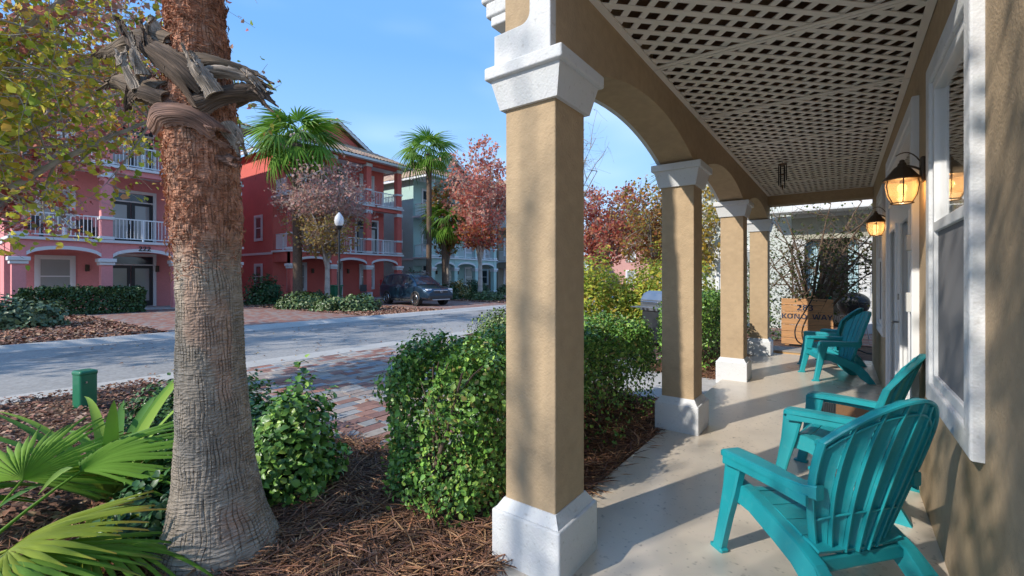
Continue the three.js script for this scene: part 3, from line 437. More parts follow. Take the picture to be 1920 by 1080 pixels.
// fan frond: petiole along +z, then a folded fan of blades
function fanGeo(n, len, petiole, spreadA, droop, seed, fuse = .45) {
  const R = rng(seed), G = [tube(curve3(V(0, 0, 0), V(0, petiole * .12, petiole * .5), V(0, petiole * .1, petiole), 5), .011, .006, 5)]; G[0].setAttribute('color', new THREE.Float32BufferAttribute(new Float32Array(G[0].attributes.position.count * 3).fill(1), 3)); const o = V(0, petiole * .1, petiole);
  for (let i = 0; i < n; i++) {
    const a = mix(-spreadA, spreadA, i / (n - 1)), L = len * (.72 + .28 * Math.cos(a * .75)) * (.93 + .14 * R()), dr = droop * (.8 + .5 * R()), da = spreadA / (n - 1), tw = (R() - .5) * .1;
    const pt = (s, side) => { const wgt = s < fuse ? s * da : fuse * da * Math.pow(1 - (s - fuse) / (1 - fuse), .8), ang = a + side * (s < fuse ? da : 0), w = s < fuse ? 0 : side * wgt * L * 1.0; const rr = L * s, fold = (1 - Math.abs(side)) * (s < fuse ? .032 * Math.min(1, s * 4) : .02) * len; const dz = Math.cos(ang) * rr - Math.sin(ang) * w, dx = Math.sin(ang) * rr + Math.cos(ang) * w; return [o.x + dx, o.y + fold + .2 * rr * Math.cos(a) * .4 - dr * rr * rr / len - .10 * Math.abs(Math.sin(a)) * rr + tw * s * rr, o.z + dz]; };
    const bl = sheet(2, 9, (u, v) => pt(v, u * 2 - 1)), cl = [], dry = .82 + .16 * R(); for (let j = 0; j <= 9; j++) for (let k = 0; k < 3; k++) { const w = j / 9 > dry ? 1 : 0, sh = .88 + .2 * h2(i, seed, 3) ; cl.push(mix(sh, 1, w), mix(sh, .62, w), mix(sh, .9, w)); } bl.setAttribute('color', new THREE.Float32BufferAttribute(cl, 3)); G.push(bl);
  }
  return mergeGeometries(G.map((g) => { g = g.index ? g.toNonIndexed() : g; g.deleteAttribute('uv'); return g; }));
}
const frondMats = [[.15, .31, .03], [.20, .37, .035], [.11, .23, .03], [.32, .40, .04]].map((c) => phy(c, .85, { side: THREE.DoubleSide, specularIntensity: .4, transmission: .35, thickness: 0, vertexColors: true }));
const farFans = [1, 2, 3].map((s) => fanGeo(20, .85, .75, 1.9, .95, 300 + s, .45));
function palm(name, label, x, d, h, r, nf, seed, group, scale = 1) {
  const t = thing(name, label, 'palm', [x, GY, -d], 0, group), R = rng(seed), pts = [], rr = [];
  for (let i = 0; i <= 40; i++) { const v = i / 40; pts.push(V(.15 * Math.sin(v * 2) * (seed % 3 - 1), v * h, .1 * v)); rr.push(r * (1 + .35 * Math.exp(-v * 9) + .06 * (i % 2) + .25 * step01(.8, 1, v))); }
  mesh('trunk', [tube(pts, rr, 0, 12)], M.barkBrown, t); const top = pts[40];
  for (let i = 0; i < nf; i++) { const a = i * 2.399, up = mix(-.75, 1.15, Math.pow((i + .5) / nf, .85)), f = mesh('frond', farFans[i % 3], frondMats[i % 3], t, [top.x, top.y + .1 * up, top.z]); f.rotation.order = 'YXZ'; f.rotation.set(-up, a + R() * .4, (R() - .5) * .4); f.scale.setScalar(scale * (.85 + .3 * R())); }
  return t;
}

// the palm in front of the camera
{
  const t = thing('cabbage_palm', 'thick palm trunk with shaggy brown fibre and curled dead leaf bases', 'palm', [-2.6, -.1, -.98]);
  const LX = -.036, LZ = .026, NU = 250, NV = 800, H = 8.6, pos = [], col = [], uvs = [], idx = [];
  for (let j = 0; j <= NV; j++) {
    const y = j < 520 ? j / 520 * 1.95 : j < 740 ? mix(1.95, 4.2, (j - 520) / 220) : mix(4.2, H, (j - 740) / (NV - 740));
    // girth: flared foot, slim waist, thicker again under the leaf bases
    const r0 = .122 + .17 * Math.exp(-y / .23) + .055 * Math.exp(-y / .9) + .006 * step01(1.5, 2.0, y) - .034 * step01(2.2, 3.0, y);
    const fib = step01(1.42, 1.78, y + .16 * (vn(y * 3, 1, 5) - .5));
    for (let i = 0; i <= NU; i++) {
      const a = i / NU * 6.28319, ia = (i % NU) / NU;
      const wob = vn(ia * 6, y * 1.2, 71, 6, 1e6) * .018 + .02 * vn(ia * 9, y * 1.5, 72, 9, 1e6) * Math.exp(-y / .25);
      const warp = vn(ia * 14, y * 4, 73, 14, 1e6), ringN = y * 58 + 2.2 * warp + 1.2 * vn(ia * 40, y * 12, 86, 40, 1e6), ringv = Math.abs((ringN % 1) - .5) * 2, deepRing = Math.pow(vn(ia * 3, y * 11, 87, 3, 1e6), 3);
      const cw = ia * 46 + 1.6 * vn(ia * 16, y * 5, 74, 16, 1e6), ci = Math.floor(cw), crx = Math.abs(cw - ci - .5) * 2, crack = Math.pow(clamp((crx - .62) / .38), 1.5) * step01(.35, .7, vn((ci % 46) * 7.3 + .5, y * 3.1, 75)) * (.4 + .8 * vn(ia * 9, y * 2, 76, 9, 1e6));
      const fine = vn(ia * 125, y * 80, 77, 125, 1e6);
      const low = .0038 * ringv * (.4 + .9 * vn(ia * 22, y * 14, 88, 22, 1e6)) - .007 * deepRing + .0035 * fine - .011 * crack * (1 - .5 * step01(.7, 1.4, y)), sh = vn(ia * 30, y * 16 + 3 * vn(ia * 14, y * 3, 78, 14, 1e6), 79, 30, 1e6), hi = .016 * sh + .012 * vn(ia * 100, y * 40, 80, 100, 1e6);
      const r = r0 + wob + mix(low, hi, fib); pos.push(Math.cos(a) * r + LX * y, y, Math.sin(a) * r + LZ * y); uvs.push(i / NU * 1.2, y);
      // bark colour: weathered grey below, red-brown fibre above, patchy where they meet
      const p = .78 + .5 * vn(ia * 8, y * 4, 81, 8, 1e6) * vn(ia * 60, y * 40, 82, 60, 1e6) * 1.6, g = [.38 * p, .315 * p, .25 * p], f = mix(.65, 1.35, vn(ia * 50, y * 30, 83, 50, 1e6)), b = [.50 * f, .245 * f, .155 * f];
      const w = fib * mix(1, .62, step01(.6, .9, vn(ia * 9, y * 5, 84, 9, 1e6))) + .35 * (1 - fib) * step01(.62, .8, vn(ia * 7, y * 3.2, 85, 7, 1e6)); for (let k = 0; k < 3; k++) col.push(mix(g[k], b[k], clamp(w)));
    }
  }
  for (let j = 0; j < NV; j++) for (let i = 0; i < NU; i++) { const p = j * (NU + 1) + i; idx.push(p, p + NU + 1, p + 1, p + 1, p + NU + 1, p + NU + 2); }
  const g = new THREE.BufferGeometry(); g.setAttribute('position', new THREE.Float32BufferAttribute(pos, 3)); g.setAttribute('color', new THREE.Float32BufferAttribute(col, 3)); g.setAttribute('uv', new THREE.Float32BufferAttribute(uvs, 2)); g.setIndex(idx); g.computeVertexNormals();
  // bark relief and grain: fine leaf-scar lines running round, split by upright cracks
  const barkR = (u, v) => { const wv = v + .006 * vn(u * 14, v * 10, 161, 14, 10), line = vn(u * 10, wv * 95, 162, 10, 95), fineL = vn(u * 26, wv * 190, 163, 26, 190), cu = u * 30 + 1.3 * vn(u * 10, v * 7, 164, 10, 7), ci = Math.floor(cu), cx = Math.abs(cu - ci - .5) * 2, cr = Math.pow(clamp((cx - .55) / .45), 2) * step01(.3, .75, vn((ci % 30) + .5, v * 9, 165, 30, 9)); return clamp(.25 + .45 * line + .3 * fineL - .75 * cr); };
  mesh('trunk', g, new THREE.MeshStandardMaterial({ vertexColors: true, roughness: 1, bumpMap: tex(1024, .6, barkR, false), bumpScale: .014, map: tex(1024, .6, (u, v) => { const n = .62 + .55 * barkR(u, v) * (.75 + .5 * vn(u * 60, v * 60, 167, 60, 60)); return [n, n * .985, n * .96]; }) }), t);
  const R = rng(88), L = [];
  for (let i = 0; i < 22000; i++) {
    const y = 1.5 + Math.pow(R(), .8) * 2.6, a = R() * 6.2832; if (R() > step01(1.35, 1.85, y)) continue;
    const r = .146 + .006 * step01(1.5, 2.0, y) - .034 * step01(2.2, 3.0, y) + .012 * R(), out = V(Math.cos(a), 0, Math.sin(a)), n = out.clone().multiplyScalar(1).add(V(0, .2, 0)).add(dirOf(R).multiplyScalar(.45)).normalize(), k = .55 + .9 * R();
    L.push({ p: out.multiplyScalar(r).setY(y).add(V(LX * y, 0, LZ * y)), n, s: .025 + .06 * R() * R(), c: [.50 * k, .25 * k, .155 * k], spin: Math.PI + (R() - .5) * 4.4 });
  }
  leaves('fibre', L, leafGeo(.035, .01, .35), phy([1, 1, 1], .95, { side: THREE.DoubleSide }), t);
  // dead leaf bases: stiff split boots that wrap the trunk and stand out from it
  const bootGrain = tex(256, 1, (u, v) => .6 * vn(u * 30, v * 3, 171, 30, 3) + .4 * vn(u * 64, v * 8, 172, 64, 8), false);
  const bootMats = [[.20, .145, .10], [.13, .09, .065], [.30, .17, .125], [.38, .31, .25]].map((c, i) => new THREE.MeshStandardMaterial({ map: tex(256, 1, (u, v) => { const n = .35 + 1.25 * fbm(u, v, 6, 140 + i, 4) * (.4 + 1.1 * vn(u * 40, v * 3, 150 + i, 40, 3)); return c.map((x) => x * n); }), bumpMap: bootGrain, bumpScale: .012, roughness: .9, side: THREE.DoubleSide }));
  // each boot is a stiff curled strip along a path, given as [across the trunk, height, towards the path side] in metres from the trunk axis
  const AX = V(.806, 0, -.592), AT = V(.592, 0, .806);
  function boot(path, w0, w1, m, seed2, curl = .18, twist = 0) {
    path = path.map(([a, y, c]) => [a, y + .2, c]);
    const Q = rng(seed2), jag = Array.from({ length: 140 }, () => Q() - .5), cv = new THREE.CatmullRomCurve3(path.map(([a, y, c]) => AX.clone().multiplyScalar(a).addScaledVector(AT, c).add(V(LX * y, y, LZ * y)))), T = V(0, 0, 0), O = V(0, 0, 0), S = V(0, 0, 0);
    mesh('leaf_base', sheet(10, 60, (u, v) => {
      const p = cv.getPoint(v), s = u * 2 - 1, k = Math.round(v * 60), q = p.clone(); cv.getTangent(v, T); O.set(p.x - LX * p.y, 0, p.z - LZ * p.y).normalize().addScaledVector(AT, .8).normalize(); S.crossVectors(T, O).normalize().applyAxisAngle(T, twist * v + .15 * Math.sin(v * 7 + seed2)); O.crossVectors(S, T);
      const w = mix(w0, w1, Math.pow(v, 1.3)) * (1 + .1 * Math.sin(v * 8 + seed2)) / 2, saw = Math.abs(s) > .99 ? jag[k + (s > 0 ? 62 : 0)] * .014 * (.3 + v) : 0, notch = v > .75 ? (v - .75) * .6 * Math.abs(jag[(Math.round(u * 10) * 7) % 100]) : 0;
      return q.addScaledVector(S, s * (w + saw)).addScaledVector(O, -curl * w * s * s + .0018 * jag[(Math.round(u * 10) * 11 + seed2) % 100] + .003 * Math.sin(v * 14 + s * 3 + seed2)).addScaledVector(T, -notch - (v > .55 ? (v - .55) * .28 * (1 - s * s) : 0)).toArray();
    }, .009), bootMats[m], t);
  }
  boot([[-.2, 2.06, .1], [-.08, 2.09, .2], [.08, 2.08, .2], [.2, 2.0, .12], [.27, 1.97, .05]], .15, .07, 2, 1, .7); boot([[.03, 2.1, .18], [-.12, 2.16, .17], [-.19, 2.27, .12], [-.22, 2.36, .1]], .12, .05, 2, 2, .8);
  boot([[-.27, 2.5, .1], [-.1, 2.39, .2], [.05, 2.27, .22], [.19, 2.08, .15]], .09, .17, 1, 3, .5, .3); boot([[-.06, 2.44, .16], [-.26, 2.5, .12], [-.44, 2.47, .05], [-.58, 2.45, 0]], .13, .035, 0, 4, .8, .4); boot([[-.22, 2.38, .14], [-.29, 2.52, .12], [-.36, 2.63, .1]], .06, .02, 1, 5, .6);
  boot([[-.1, 2.2, .17], [-.28, 2.27, .13], [-.42, 2.31, .06], [-.53, 2.29, .03]], .14, .04, 0, 6, .9, .5); boot([[-.2, 2.2, .18], [-.26, 2.33, .17], [-.3, 2.5, .15]], .05, .06, 3, 7, .8, .5); boot([[-.15, 2.26, .21], [-.17, 2.36, .21], [-.2, 2.48, .2]], .07, .02, 3, 14, .9, -.4);
  boot([[.02, 2.34, .18], [.16, 2.37, .14], [.3, 2.34, .08], [.45, 2.26, .04]], .12, .035, 0, 8, .8, -.3); boot([[.1, 2.14, .19], [.22, 2.2, .15], [.34, 2.22, .1], [.46, 2.12, .06]], .12, .035, 1, 9, .8, .3); boot([[.2, 2.18, .2], [.14, 2.29, .22], [.07, 2.42, .21]], .1, .025, 3, 10, .7);
  boot([[.05, 2.28, .2], [.2, 2.3, .16], [.33, 2.28, .1], [.4, 2.2, .08]], .07, .025, 3, 17, .9, .6); boot([[-.02, 2.3, .21], [-.12, 2.42, .19], [-.19, 2.55, .15]], .07, .03, 1, 18, .9, -.5); boot([[-.05, 2.16, .2], [-.2, 2.21, .17], [-.3, 2.18, .1], [-.36, 2.1, .06]], .08, .03, 1, 19, .8, .4);
  boot([[-.1, 2.42, .15], [-.15, 2.52, .14], [-.17, 2.62, .12]], .12, .06, 3, 11, .8); boot([[.19, 2.08, .1], [.24, 1.98, .08], [.26, 1.88, .05]], .09, .03, 3, 12, .8); boot([[.16, 1.9, .08], [.24, 1.88, .06]], .06, .03, 2, 13, .6);
  boot([[0, 2.2, -.18], [.15, 2.3, -.2], [.3, 2.35, -.18]], .15, .05, 0, 15, .8); boot([[-.05, 2.25, -.18], [-.2, 2.3, -.2], [-.35, 2.3, -.18]], .15, .05, 1, 16, .8);
  for (let i = 0; i < 26; i++) { const a = i * 2.399, up = mix(-.6, 1.2, i / 26), f = mesh('frond', farFans[i % 3], frondMats[i % 3], t, [LX * 8.5, 8.5, LZ * 8.5]); f.rotation.order = 'YXZ'; f.rotation.set(-up, a, 0); }
}

// hedges and bushes on the near side
const GREEN = [[.13, .28, .05], [.095, .215, .04], [.17, .34, .055], [.06, .145, .03], [.28, .43, .08]], LIME = [[.50, .56, .08], [.38, .48, .07], [.58, .54, .09], [.22, .34, .06], [.55, .4, .08]];
hedge({ name: 'clipped_hedge', label: 'glossy dark green hedge behind the nearest porch column', x: -2.02, d: 3.35, wx: .92, wd: 3.1, h: 1.06, n: 56000, size: .036, pal: [...GREEN, ...GREEN, ...GREEN, [.25, .22, .06]], round: .34, seed: 21, stems: 18, bare: (x, y, d) => (y < .62 && x > -1.95 && d > 2.5 ? .10 + .5 * step01(.3, .62, y) : y < .2 ? .7 : 1) });
hedge({ name: 'clipped_hedge', label: 'green hedge beyond the garden path, behind the second column', x: -1.98, d: 8.2, wx: .75, wd: 2.3, h: 1.2, n: 14000, size: .05, pal: [...GREEN, [.12, .2, .05]], seed: 23, stems: 10, bare: (x, y) => (y < .4 ? .3 : 1) });
shrub({ label: 'leafy green shrub just right of the big palm trunk', x: -2.98, d: 1.52, r: .34, h: .72, n: 3600, size: .05, pal: GREEN, seed: 31 });
shrub({ label: 'low dark shrub close behind the palm trunk', x: -3.35, d: 1.35, r: .5, h: .5, n: 3800, size: .05, pal: [[.03, .085, .03], [.045, .12, .035], [.06, .15, .05]], seed: 32 });
shrub({ label: 'low shrub between the strap leaf plant and the palm trunk', x: -3.0, d: .95, r: .4, h: .36, n: 2600, size: .05, pal: [[.03, .085, .03], [.045, .12, .035]], seed: 33 });
shrub({ label: 'small leaved shrub filling the bed behind the strap leaf plant', x: -3.9, d: 1.5, r: .5, h: .5, n: 4200, size: .04, pal: [[.05, .13, .04], [.07, .17, .05], [.1, .2, .06]], seed: 39 });
shrub({ label: 'spreading green shrub beside the green pedestal box', x: -4.6, d: 1.55, r: .65, h: .55, n: 5000, size: .045, pal: [[.06, .14, .035], [.08, .17, .05], [.045, .11, .03]], seed: 34 });
shrub({ name: 'privet_bush', label: 'large yellow green bush behind the hedge, left', x: -5.6, d: 11.2, r: 1.5, h: 2.1, n: 7500, size: .11, pal: LIME, seed: 35, geo: NARROW.clone().scale(1.5, 1, 1), mat: M.leaf });
shrub({ name: 'privet_bush', label: 'large yellow green bush behind the grill', x: -4.0, d: 12.2, r: 1.5, h: 2.0, n: 7500, size: .11, pal: LIME, seed: 36, geo: NARROW.clone().scale(1.5, 1, 1), mat: M.leaf });
shrub({ label: 'low rounded shrub at the far edge of the brick drive', x: -6.9, d: 9.6, r: 1.1, h: .62, n: 4500, size: .06, pal: [[.13, .2, .04], [.09, .15, .03], [.17, .22, .05]], seed: 37 });
shrub({ name: 'creeper_bush', label: 'thin leafy creeper against the pale wall beyond the porch', x: -1.75, d: 12.6, r: .8, h: 2.9, n: 2600, size: .06, pal: [[.04, .075, .03], [.06, .1, .03], [.12, .17, .04]], seed: 38, hollow: .7 });

// fan palm at the lower left
{
  const t = thing('fan_palm', 'low fan palm with broad pleated green fronds at the lower left', 'palm', [-3.25, -.08, -.1]);
  const fans = [[32, .6, .5, 1.55, .4, 1, .55], [28, .62, .58, 1.3, .5, 2, .52], [30, .5, .48, 1.6, .35, 3, .55]].map((a) => fanGeo(a[0], a[1], a[2], a[3], a[4], 400 + a[5], a[6]));
  // yaw 0 points to +z (behind the camera line), positive turns to +x
  [[1.85, .28, .1, 0, 0], [2.3, .12, -.35, 1, 1], [2.75, .12, .2, 2, 3], [1.2, .25, .25, 1, 1], [.5, .5, 0, 0, 1], [3.3, .5, 0, 1, 0], [-2.4, .6, .2, 2, 1], [-1.4, .4, 0, 0, 0], [-.4, .5, -.2, 1, 3], [2.0, .38, .3, 2, 3]].forEach(([yaw, up, roll, g, m]) => { const f = mesh('frond', fans[g], frondMats[m], t, [0, .1, 0]); f.rotation.order = 'YXZ'; f.rotation.set(-up, yaw, roll); });
  mesh('stump', [tube([V(0, 0, 0), V(0, .16, 0)], .09, .07, 9)], M.barkBrown, t);
}
// strap leaved plant
{
  const t = thing('crinum_lily', 'clump of broad strap shaped green leaves in the mulch bed', 'plant', [-3.85, -.08, -.8]), R = rng(55), mats = [[.17, .34, .05], [.11, .26, .05], [.27, .42, .06]].map((c) => phy(c, .8, { side: THREE.DoubleSide, specularIntensity: .4, transmission: .3, thickness: 0 }));
  for (let i = 0; i < 30; i++) {
    const a = i * 2.399 + R() * .4, L = .75 + .3 * R(), up = .6 + .6 * R(), w = .032 + .014 * R(), dr = .4 + .5 * R(), ca = Math.cos(a), sa = Math.sin(a);
    mesh('strap_leaf', sheet(2, 10, (u, v) => { const s = u * 2 - 1, hw = w * Math.min(1, .45 + v * 2.5) * (1 - Math.pow(v, 2.6)), rr = L * v * Math.cos(up * (1 - .3 * v)), y = L * v * Math.sin(up) * (1.4 - dr * v) + .012 * Math.abs(s) * (1 - v) * 2; return [ca * (rr + .02) - sa * s * hw, y, sa * (rr + .02) + ca * s * hw]; }), mats[i % 3], t);
  }
}
// green utility pedestal
{
  const t = thing('utility_pedestal', 'green metal utility pedestal with a padlock beside the street', 'utility box', [-6.75, GY + .02, -1.2], .25);
  mesh('cover', [boxUV(new RoundedBoxGeometry(.175, .44, .16, 4, .03).translate(0, .22, 0))], M.greenbox, t); mesh('cap', [boxUV(new RoundedBoxGeometry(.185, .06, .17, 3, .028).translate(0, .43, 0))], M.greenbox, t);
  mesh('latch', [new THREE.BoxGeometry(.03, .03, .015).translate(-.1, .335, .03), new THREE.BoxGeometry(.02, .02, .015).translate(.095, .335, .03)], M.steel, t); mesh('padlock', [boxUV(new RoundedBoxGeometry(.045, .05, .02, 2, .006).translate(-.125, .285, .03)), new THREE.TorusGeometry(.017, .005, 6, 12, Math.PI).translate(-.125, .31, .03)], M.steel, t);
}
// pine straw and leaf litter
{
  const R = rng(66), L = [], K = [], straw = [[.38, .185, .10, .35], [.26, .125, .07, .35], [.46, .27, .15, .3], [.15, .08, .055, .4], [.22, .12, .08, .4]];
  const drop = (x, d, y) => L.push({ p: V(x, y, -d), n: V((R() - .5) * .7, 1, (R() - .5) * .7).normalize(), s: .1 + .13 * R(), c: pick(R, straw), spin: R() * 6.28 });
  for (let i = 0; i < 42000; i++) { const x = mix(-3.6, -1.36, Math.pow(R(), .8)), d = mix(.2, 2.35, R()); drop(x, d, -.055 + .05 * vn(x * 1.1, d * 1.1, 7) + .02 * vn(x * 6, d * 6, 8) + .022 * R()); }
  for (let i = 0; i < 24000; i++) { const x = mix(-2.6, -1.36, R()), d = mix(2.1, 5.15, R()); drop(x, d, -.045 + .05 * R() * vn(x * 3, d * 3, 9) + .03 * vn(x * 1.1, d * 1.1, 7)); }
  for (let i = 0; i < 7000; i++) { const x = mix(-2.5, -1.36, R()), d = mix(6.9, 9.4, R()); drop(x, d, -.04 + .04 * R()); }
  const ps = leaves('pine_straw', L, NEEDLE, std([1, 1, 1], .9, { side: THREE.DoubleSide })); Object.assign(ps.userData, { label: 'red brown pine straw spread over the beds', category: 'pine straw' });
  for (let i = 0; i < 16000; i++) { const near = R() < .12, x = near ? mix(-3.4, -1.4, R()) : mix(-7.85, -3.2, R()), d = near ? mix(.6, 2.3, R()) : mix(-2.5, 2.1, R()); K.push({ p: V(x, -.05 + .05 * vn(x * 1.1, d * 1.1, 7) + .025 * R(), -d), n: V((R() - .5) * .9, 1, (R() - .5) * .9).normalize(), s: .025 + .035 * R(), c: pick(R, [[.32, .16, .11, .4], [.22, .1, .065, .4], [.40, .26, .18, .3], [.16, .075, .05, .3]]), spin: R() * 6.28 }); }
  for (let i = 0; i < 26000; i++) { const x = mix(-24.8, -14, R()), s = R(), d = s < .3 ? mix(-2, 4.2, R()) : s < .65 ? mix(10.4, 14.6, R()) : mix(20.4, 25.5, R()); K.push({ p: V(x, GY + .04 + .03 * R(), -d), n: V((R() - .5) * .9, 1, (R() - .5) * .9).normalize(), s: .06 + .07 * R(), c: pick(R, [[.34, .17, .11, .4], [.25, .11, .07, .4], [.42, .27, .18, .3]]), spin: R() * 6.28 }); }
  // stray fallen leaves on the drive and the street
  for (let i = 0; i < 500; i++) { const x = mix(-13.4, -2.6, R()), d = mix(2.2, 14, R()); K.push({ p: V(x, GY + .02, -d), n: V((R() - .5) * .3, 1, (R() - .5) * .3).normalize(), s: .035 + .03 * R(), c: pick(R, [[.35, .14, .07], [.4, .25, .08], [.25, .12, .06]]), spin: R() * 6.28 }); }
  const lf = leaves('leaf_litter', K, ROUND, std([1, 1, 1], .9, { side: THREE.DoubleSide })); Object.assign(lf.userData, { label: 'brown bark chips and fallen leaves on the beds', category: 'mulch' });
}

// ---------- trees ----------
const AUT = [[.62, .62, .09], [.48, .55, .07], [.72, .66, .11], [.32, .42, .06], [.82, .64, .09], [.72, .44, .09]], RED = [[.60, .14, .10], [.50, .18, .14], [.62, .26, .19], [.42, .09, .07], [.58, .3, .14]], PINK = [[.64, .25, .24], [.56, .2, .18], [.62, .36, .26]];
tree({ name: 'maple_tree', label: 'near tree with yellow green and red autumn leaves at the upper left', x: -8.0, d: -.25, trunkH: 2.5, r: .1, c: [.75, 4.3, 1.45], rad: [2.3, 2.5, 2.0], limbs: 15, sub: 13, twigs: 10, per: 7.5, size: .08, pal: (p, R) => (p.y > 3.8 && R() < step01(3.5, 4.6, p.y + (R() - .5)) * .5 ? PINK : p.y < 2.7 && R() < .12 ? RED : AUT), seed: 41, barkM: M.barkPale, fork: .35, spread: .12, twigLen: .55 });
tree({ name: 'maple_tree', label: 'red leaved tree on the far verge before the pink house', x: -16.2, d: .9, trunkH: 2.9, r: .16, c: [.6, 5.6, 1.2], rad: [2.6, 2.9, 2.6], limbs: 10, sub: 9, twigs: 8, per: 8, size: .13, pal: [...PINK, ...RED, [.3, .27, .06]], seed: 42, spread: .2, twigLen: .7 });
tree({ name: 'crape_myrtle', label: 'half bare pinkish tree with many fine twigs before the red house', x: -21.4, d: 13.0, trunkH: 2.9, r: .15, c: [.1, 5.3, -.1], rad: [2.5, 2.5, 2.5], limbs: 11, sub: 12, twigs: 12, per: 4.6, size: .14, pal: (p, R) => (p.y < 4.6 ? [[.42, .30, .11], [.46, .36, .10], [.40, .23, .13]] : [[.60, .34, .29], [.5, .27, .22], [.56, .4, .33]]), seed: 43, barkM: M.barkPale, spread: .22, twigLen: .85 });
tree({ name: 'maple_tree', label: 'bright red autumn tree in front of the pale teal house', x: -18.9, d: 22.2, trunkH: 3.4, r: .17, c: [.2, 6.9, .2], rad: [2.9, 3.4, 3.1], limbs: 12, sub: 10, twigs: 9, per: 7, size: .2, pal: (p, R) => (p.y < 4.8 ? [[.60, .16, .06], [.6, .28, .08], ...RED] : [[.74, .27, .2], [.74, .34, .26], [.6, .2, .14], [.62, .42, .3]]), seed: 44, barkM: M.barkPale, spread: .28, twigLen: .8 });
tree({ name: 'maple_tree', label: 'orange and green tree beside the two slim palms', x: -22.2, d: 22.6, trunkH: 3.6, r: .13, c: [-.1, 5.7, 0], rad: [1.6, 2.5, 1.6], limbs: 8, sub: 8, twigs: 8, per: 7, size: .18, pal: [[.42, .2, .07], [.3, .24, .06], [.2, .2, .05], [.45, .15, .08]], seed: 45, spread: .25, twigLen: .6 });
tree({ name: 'maple_tree', label: 'crimson tree seen between the first and second columns', x: -8.9, d: 19.5, trunkH: 2.4, r: .14, c: [0, 4.0, 0], rad: [2.0, 1.9, 2.1], limbs: 10, sub: 9, twigs: 9, per: 8, size: .13, pal: RED, seed: 46, spread: .2, twigLen: .6 });
tree({ name: 'maple_tree', label: 'orange tree standing partly behind the second column', x: -6.0, d: 17.5, trunkH: 2.2, r: .12, c: [.2, 3.6, 0], rad: [1.7, 1.9, 1.8], limbs: 9, sub: 9, twigs: 8, per: 7, size: .12, pal: [[.48, .24, .06], [.5, .32, .07], [.42, .15, .07], [.3, .27, .06]], seed: 47, spread: .2, twigLen: .6 });
tree({ name: 'maple_tree', label: 'golden yellow tree between the second and third columns', x: -3.7, d: 15.2, trunkH: 2.1, r: .11, c: [.1, 3.3, 0], rad: [1.3, 1.6, 1.4], limbs: 9, sub: 9, twigs: 8, per: 7, size: .1, pal: [[.50, .36, .06], [.44, .28, .05], [.32, .3, .06]], seed: 48, spread: .16, twigLen: .55 });
tree({ name: 'bare_tree', label: 'tall bare twigged tree rising behind the nearest column', x: -7.6, d: 13.2, trunkH: 3.2, r: .09, c: [.3, 5.2, .4], rad: [1.3, 2.3, 1.3], limbs: 8, sub: 7, twigs: 6, per: .35, size: .07, pal: [[.3, .14, .1]], seed: 49, twigLen: .6 });
tree({ name: 'crape_myrtle', label: 'dark tangled branches of a nearly leafless tree beyond the porch end', x: -.55, d: 11.75, y: -.08, trunkH: .6, r: .085, c: [.25, 1.95, .1], rad: [1.5, 1.6, 1.0], limbs: 12, sub: 9, twigs: 7, per: 2.2, size: .06, pal: [[.06, .09, .03], [.1, .13, .04], [.16, .15, .05]], seed: 50, barkM: M.barkBrown, twigLen: .45, fork: .3 });
// trees behind and beside the camera whose shade falls into the view
tree({ name: 'shade_tree', label: 'street tree on the far verge out of view to the left', x: -15.6, d: -5.2, trunkH: 3, r: .18, c: [0, 6.2, 0], rad: [3, 3.2, 3], limbs: 10, sub: 8, twigs: 7, per: 8, size: .15, pal: AUT, seed: 51, spread: .25, twigLen: .7 });
tree({ name: 'shade_tree', label: 'second street tree on the far verge out of view', x: -15.4, d: -11.5, trunkH: 3, r: .17, c: [0, 5.6, 0], rad: [2.6, 2.7, 2.6], limbs: 10, sub: 8, twigs: 7, per: 8, size: .14, pal: AUT, seed: 52, spread: .25, twigLen: .7 });
tree({ name: 'shade_tree', label: 'thin garden tree out of view behind the camera', x: -1.6, d: -3.1, trunkH: 2.8, r: .08, c: [.2, 4.85, .2], rad: [1.0, 1.25, 1.2], limbs: 8, sub: 7, twigs: 6, per: 3.6, size: .09, pal: AUT, seed: 53, spread: .2, twigLen: .6 });
tree({ name: 'shade_tree', label: 'sparse garden tree out of view far behind the camera', x: -4.9, d: -7.0, trunkH: 4, r: .1, c: [.2, 6.9, .3], rad: [1.7, 1.9, 1.6], limbs: 8, sub: 6, twigs: 5, per: 1.3, size: .1, pal: AUT, seed: 54, spread: .25, twigLen: .7 });
palm('cabbage_palm', 'tall palm with a full green crown before the red house', -22.4, 12.0, 8.3, .21, 28, 61, 'palms across the street', 1.45);
palm('cabbage_palm', 'tall slim palm between the red and the teal house', -22.0, 20.6, 9.6, .17, 22, 62, 'palms across the street', 1.3);
palm('cabbage_palm', 'shorter palm beside the teal house, crown under the trees', -21.8, 21.9, 5.2, .16, 22, 64, 'palms across the street', 1.1);
palm('cabbage_palm', 'palm with spiky fronds seen above the golden tree', -5.2, 20.5, 5.6, .16, 26, 65, 'palms on the near side', 1.2);

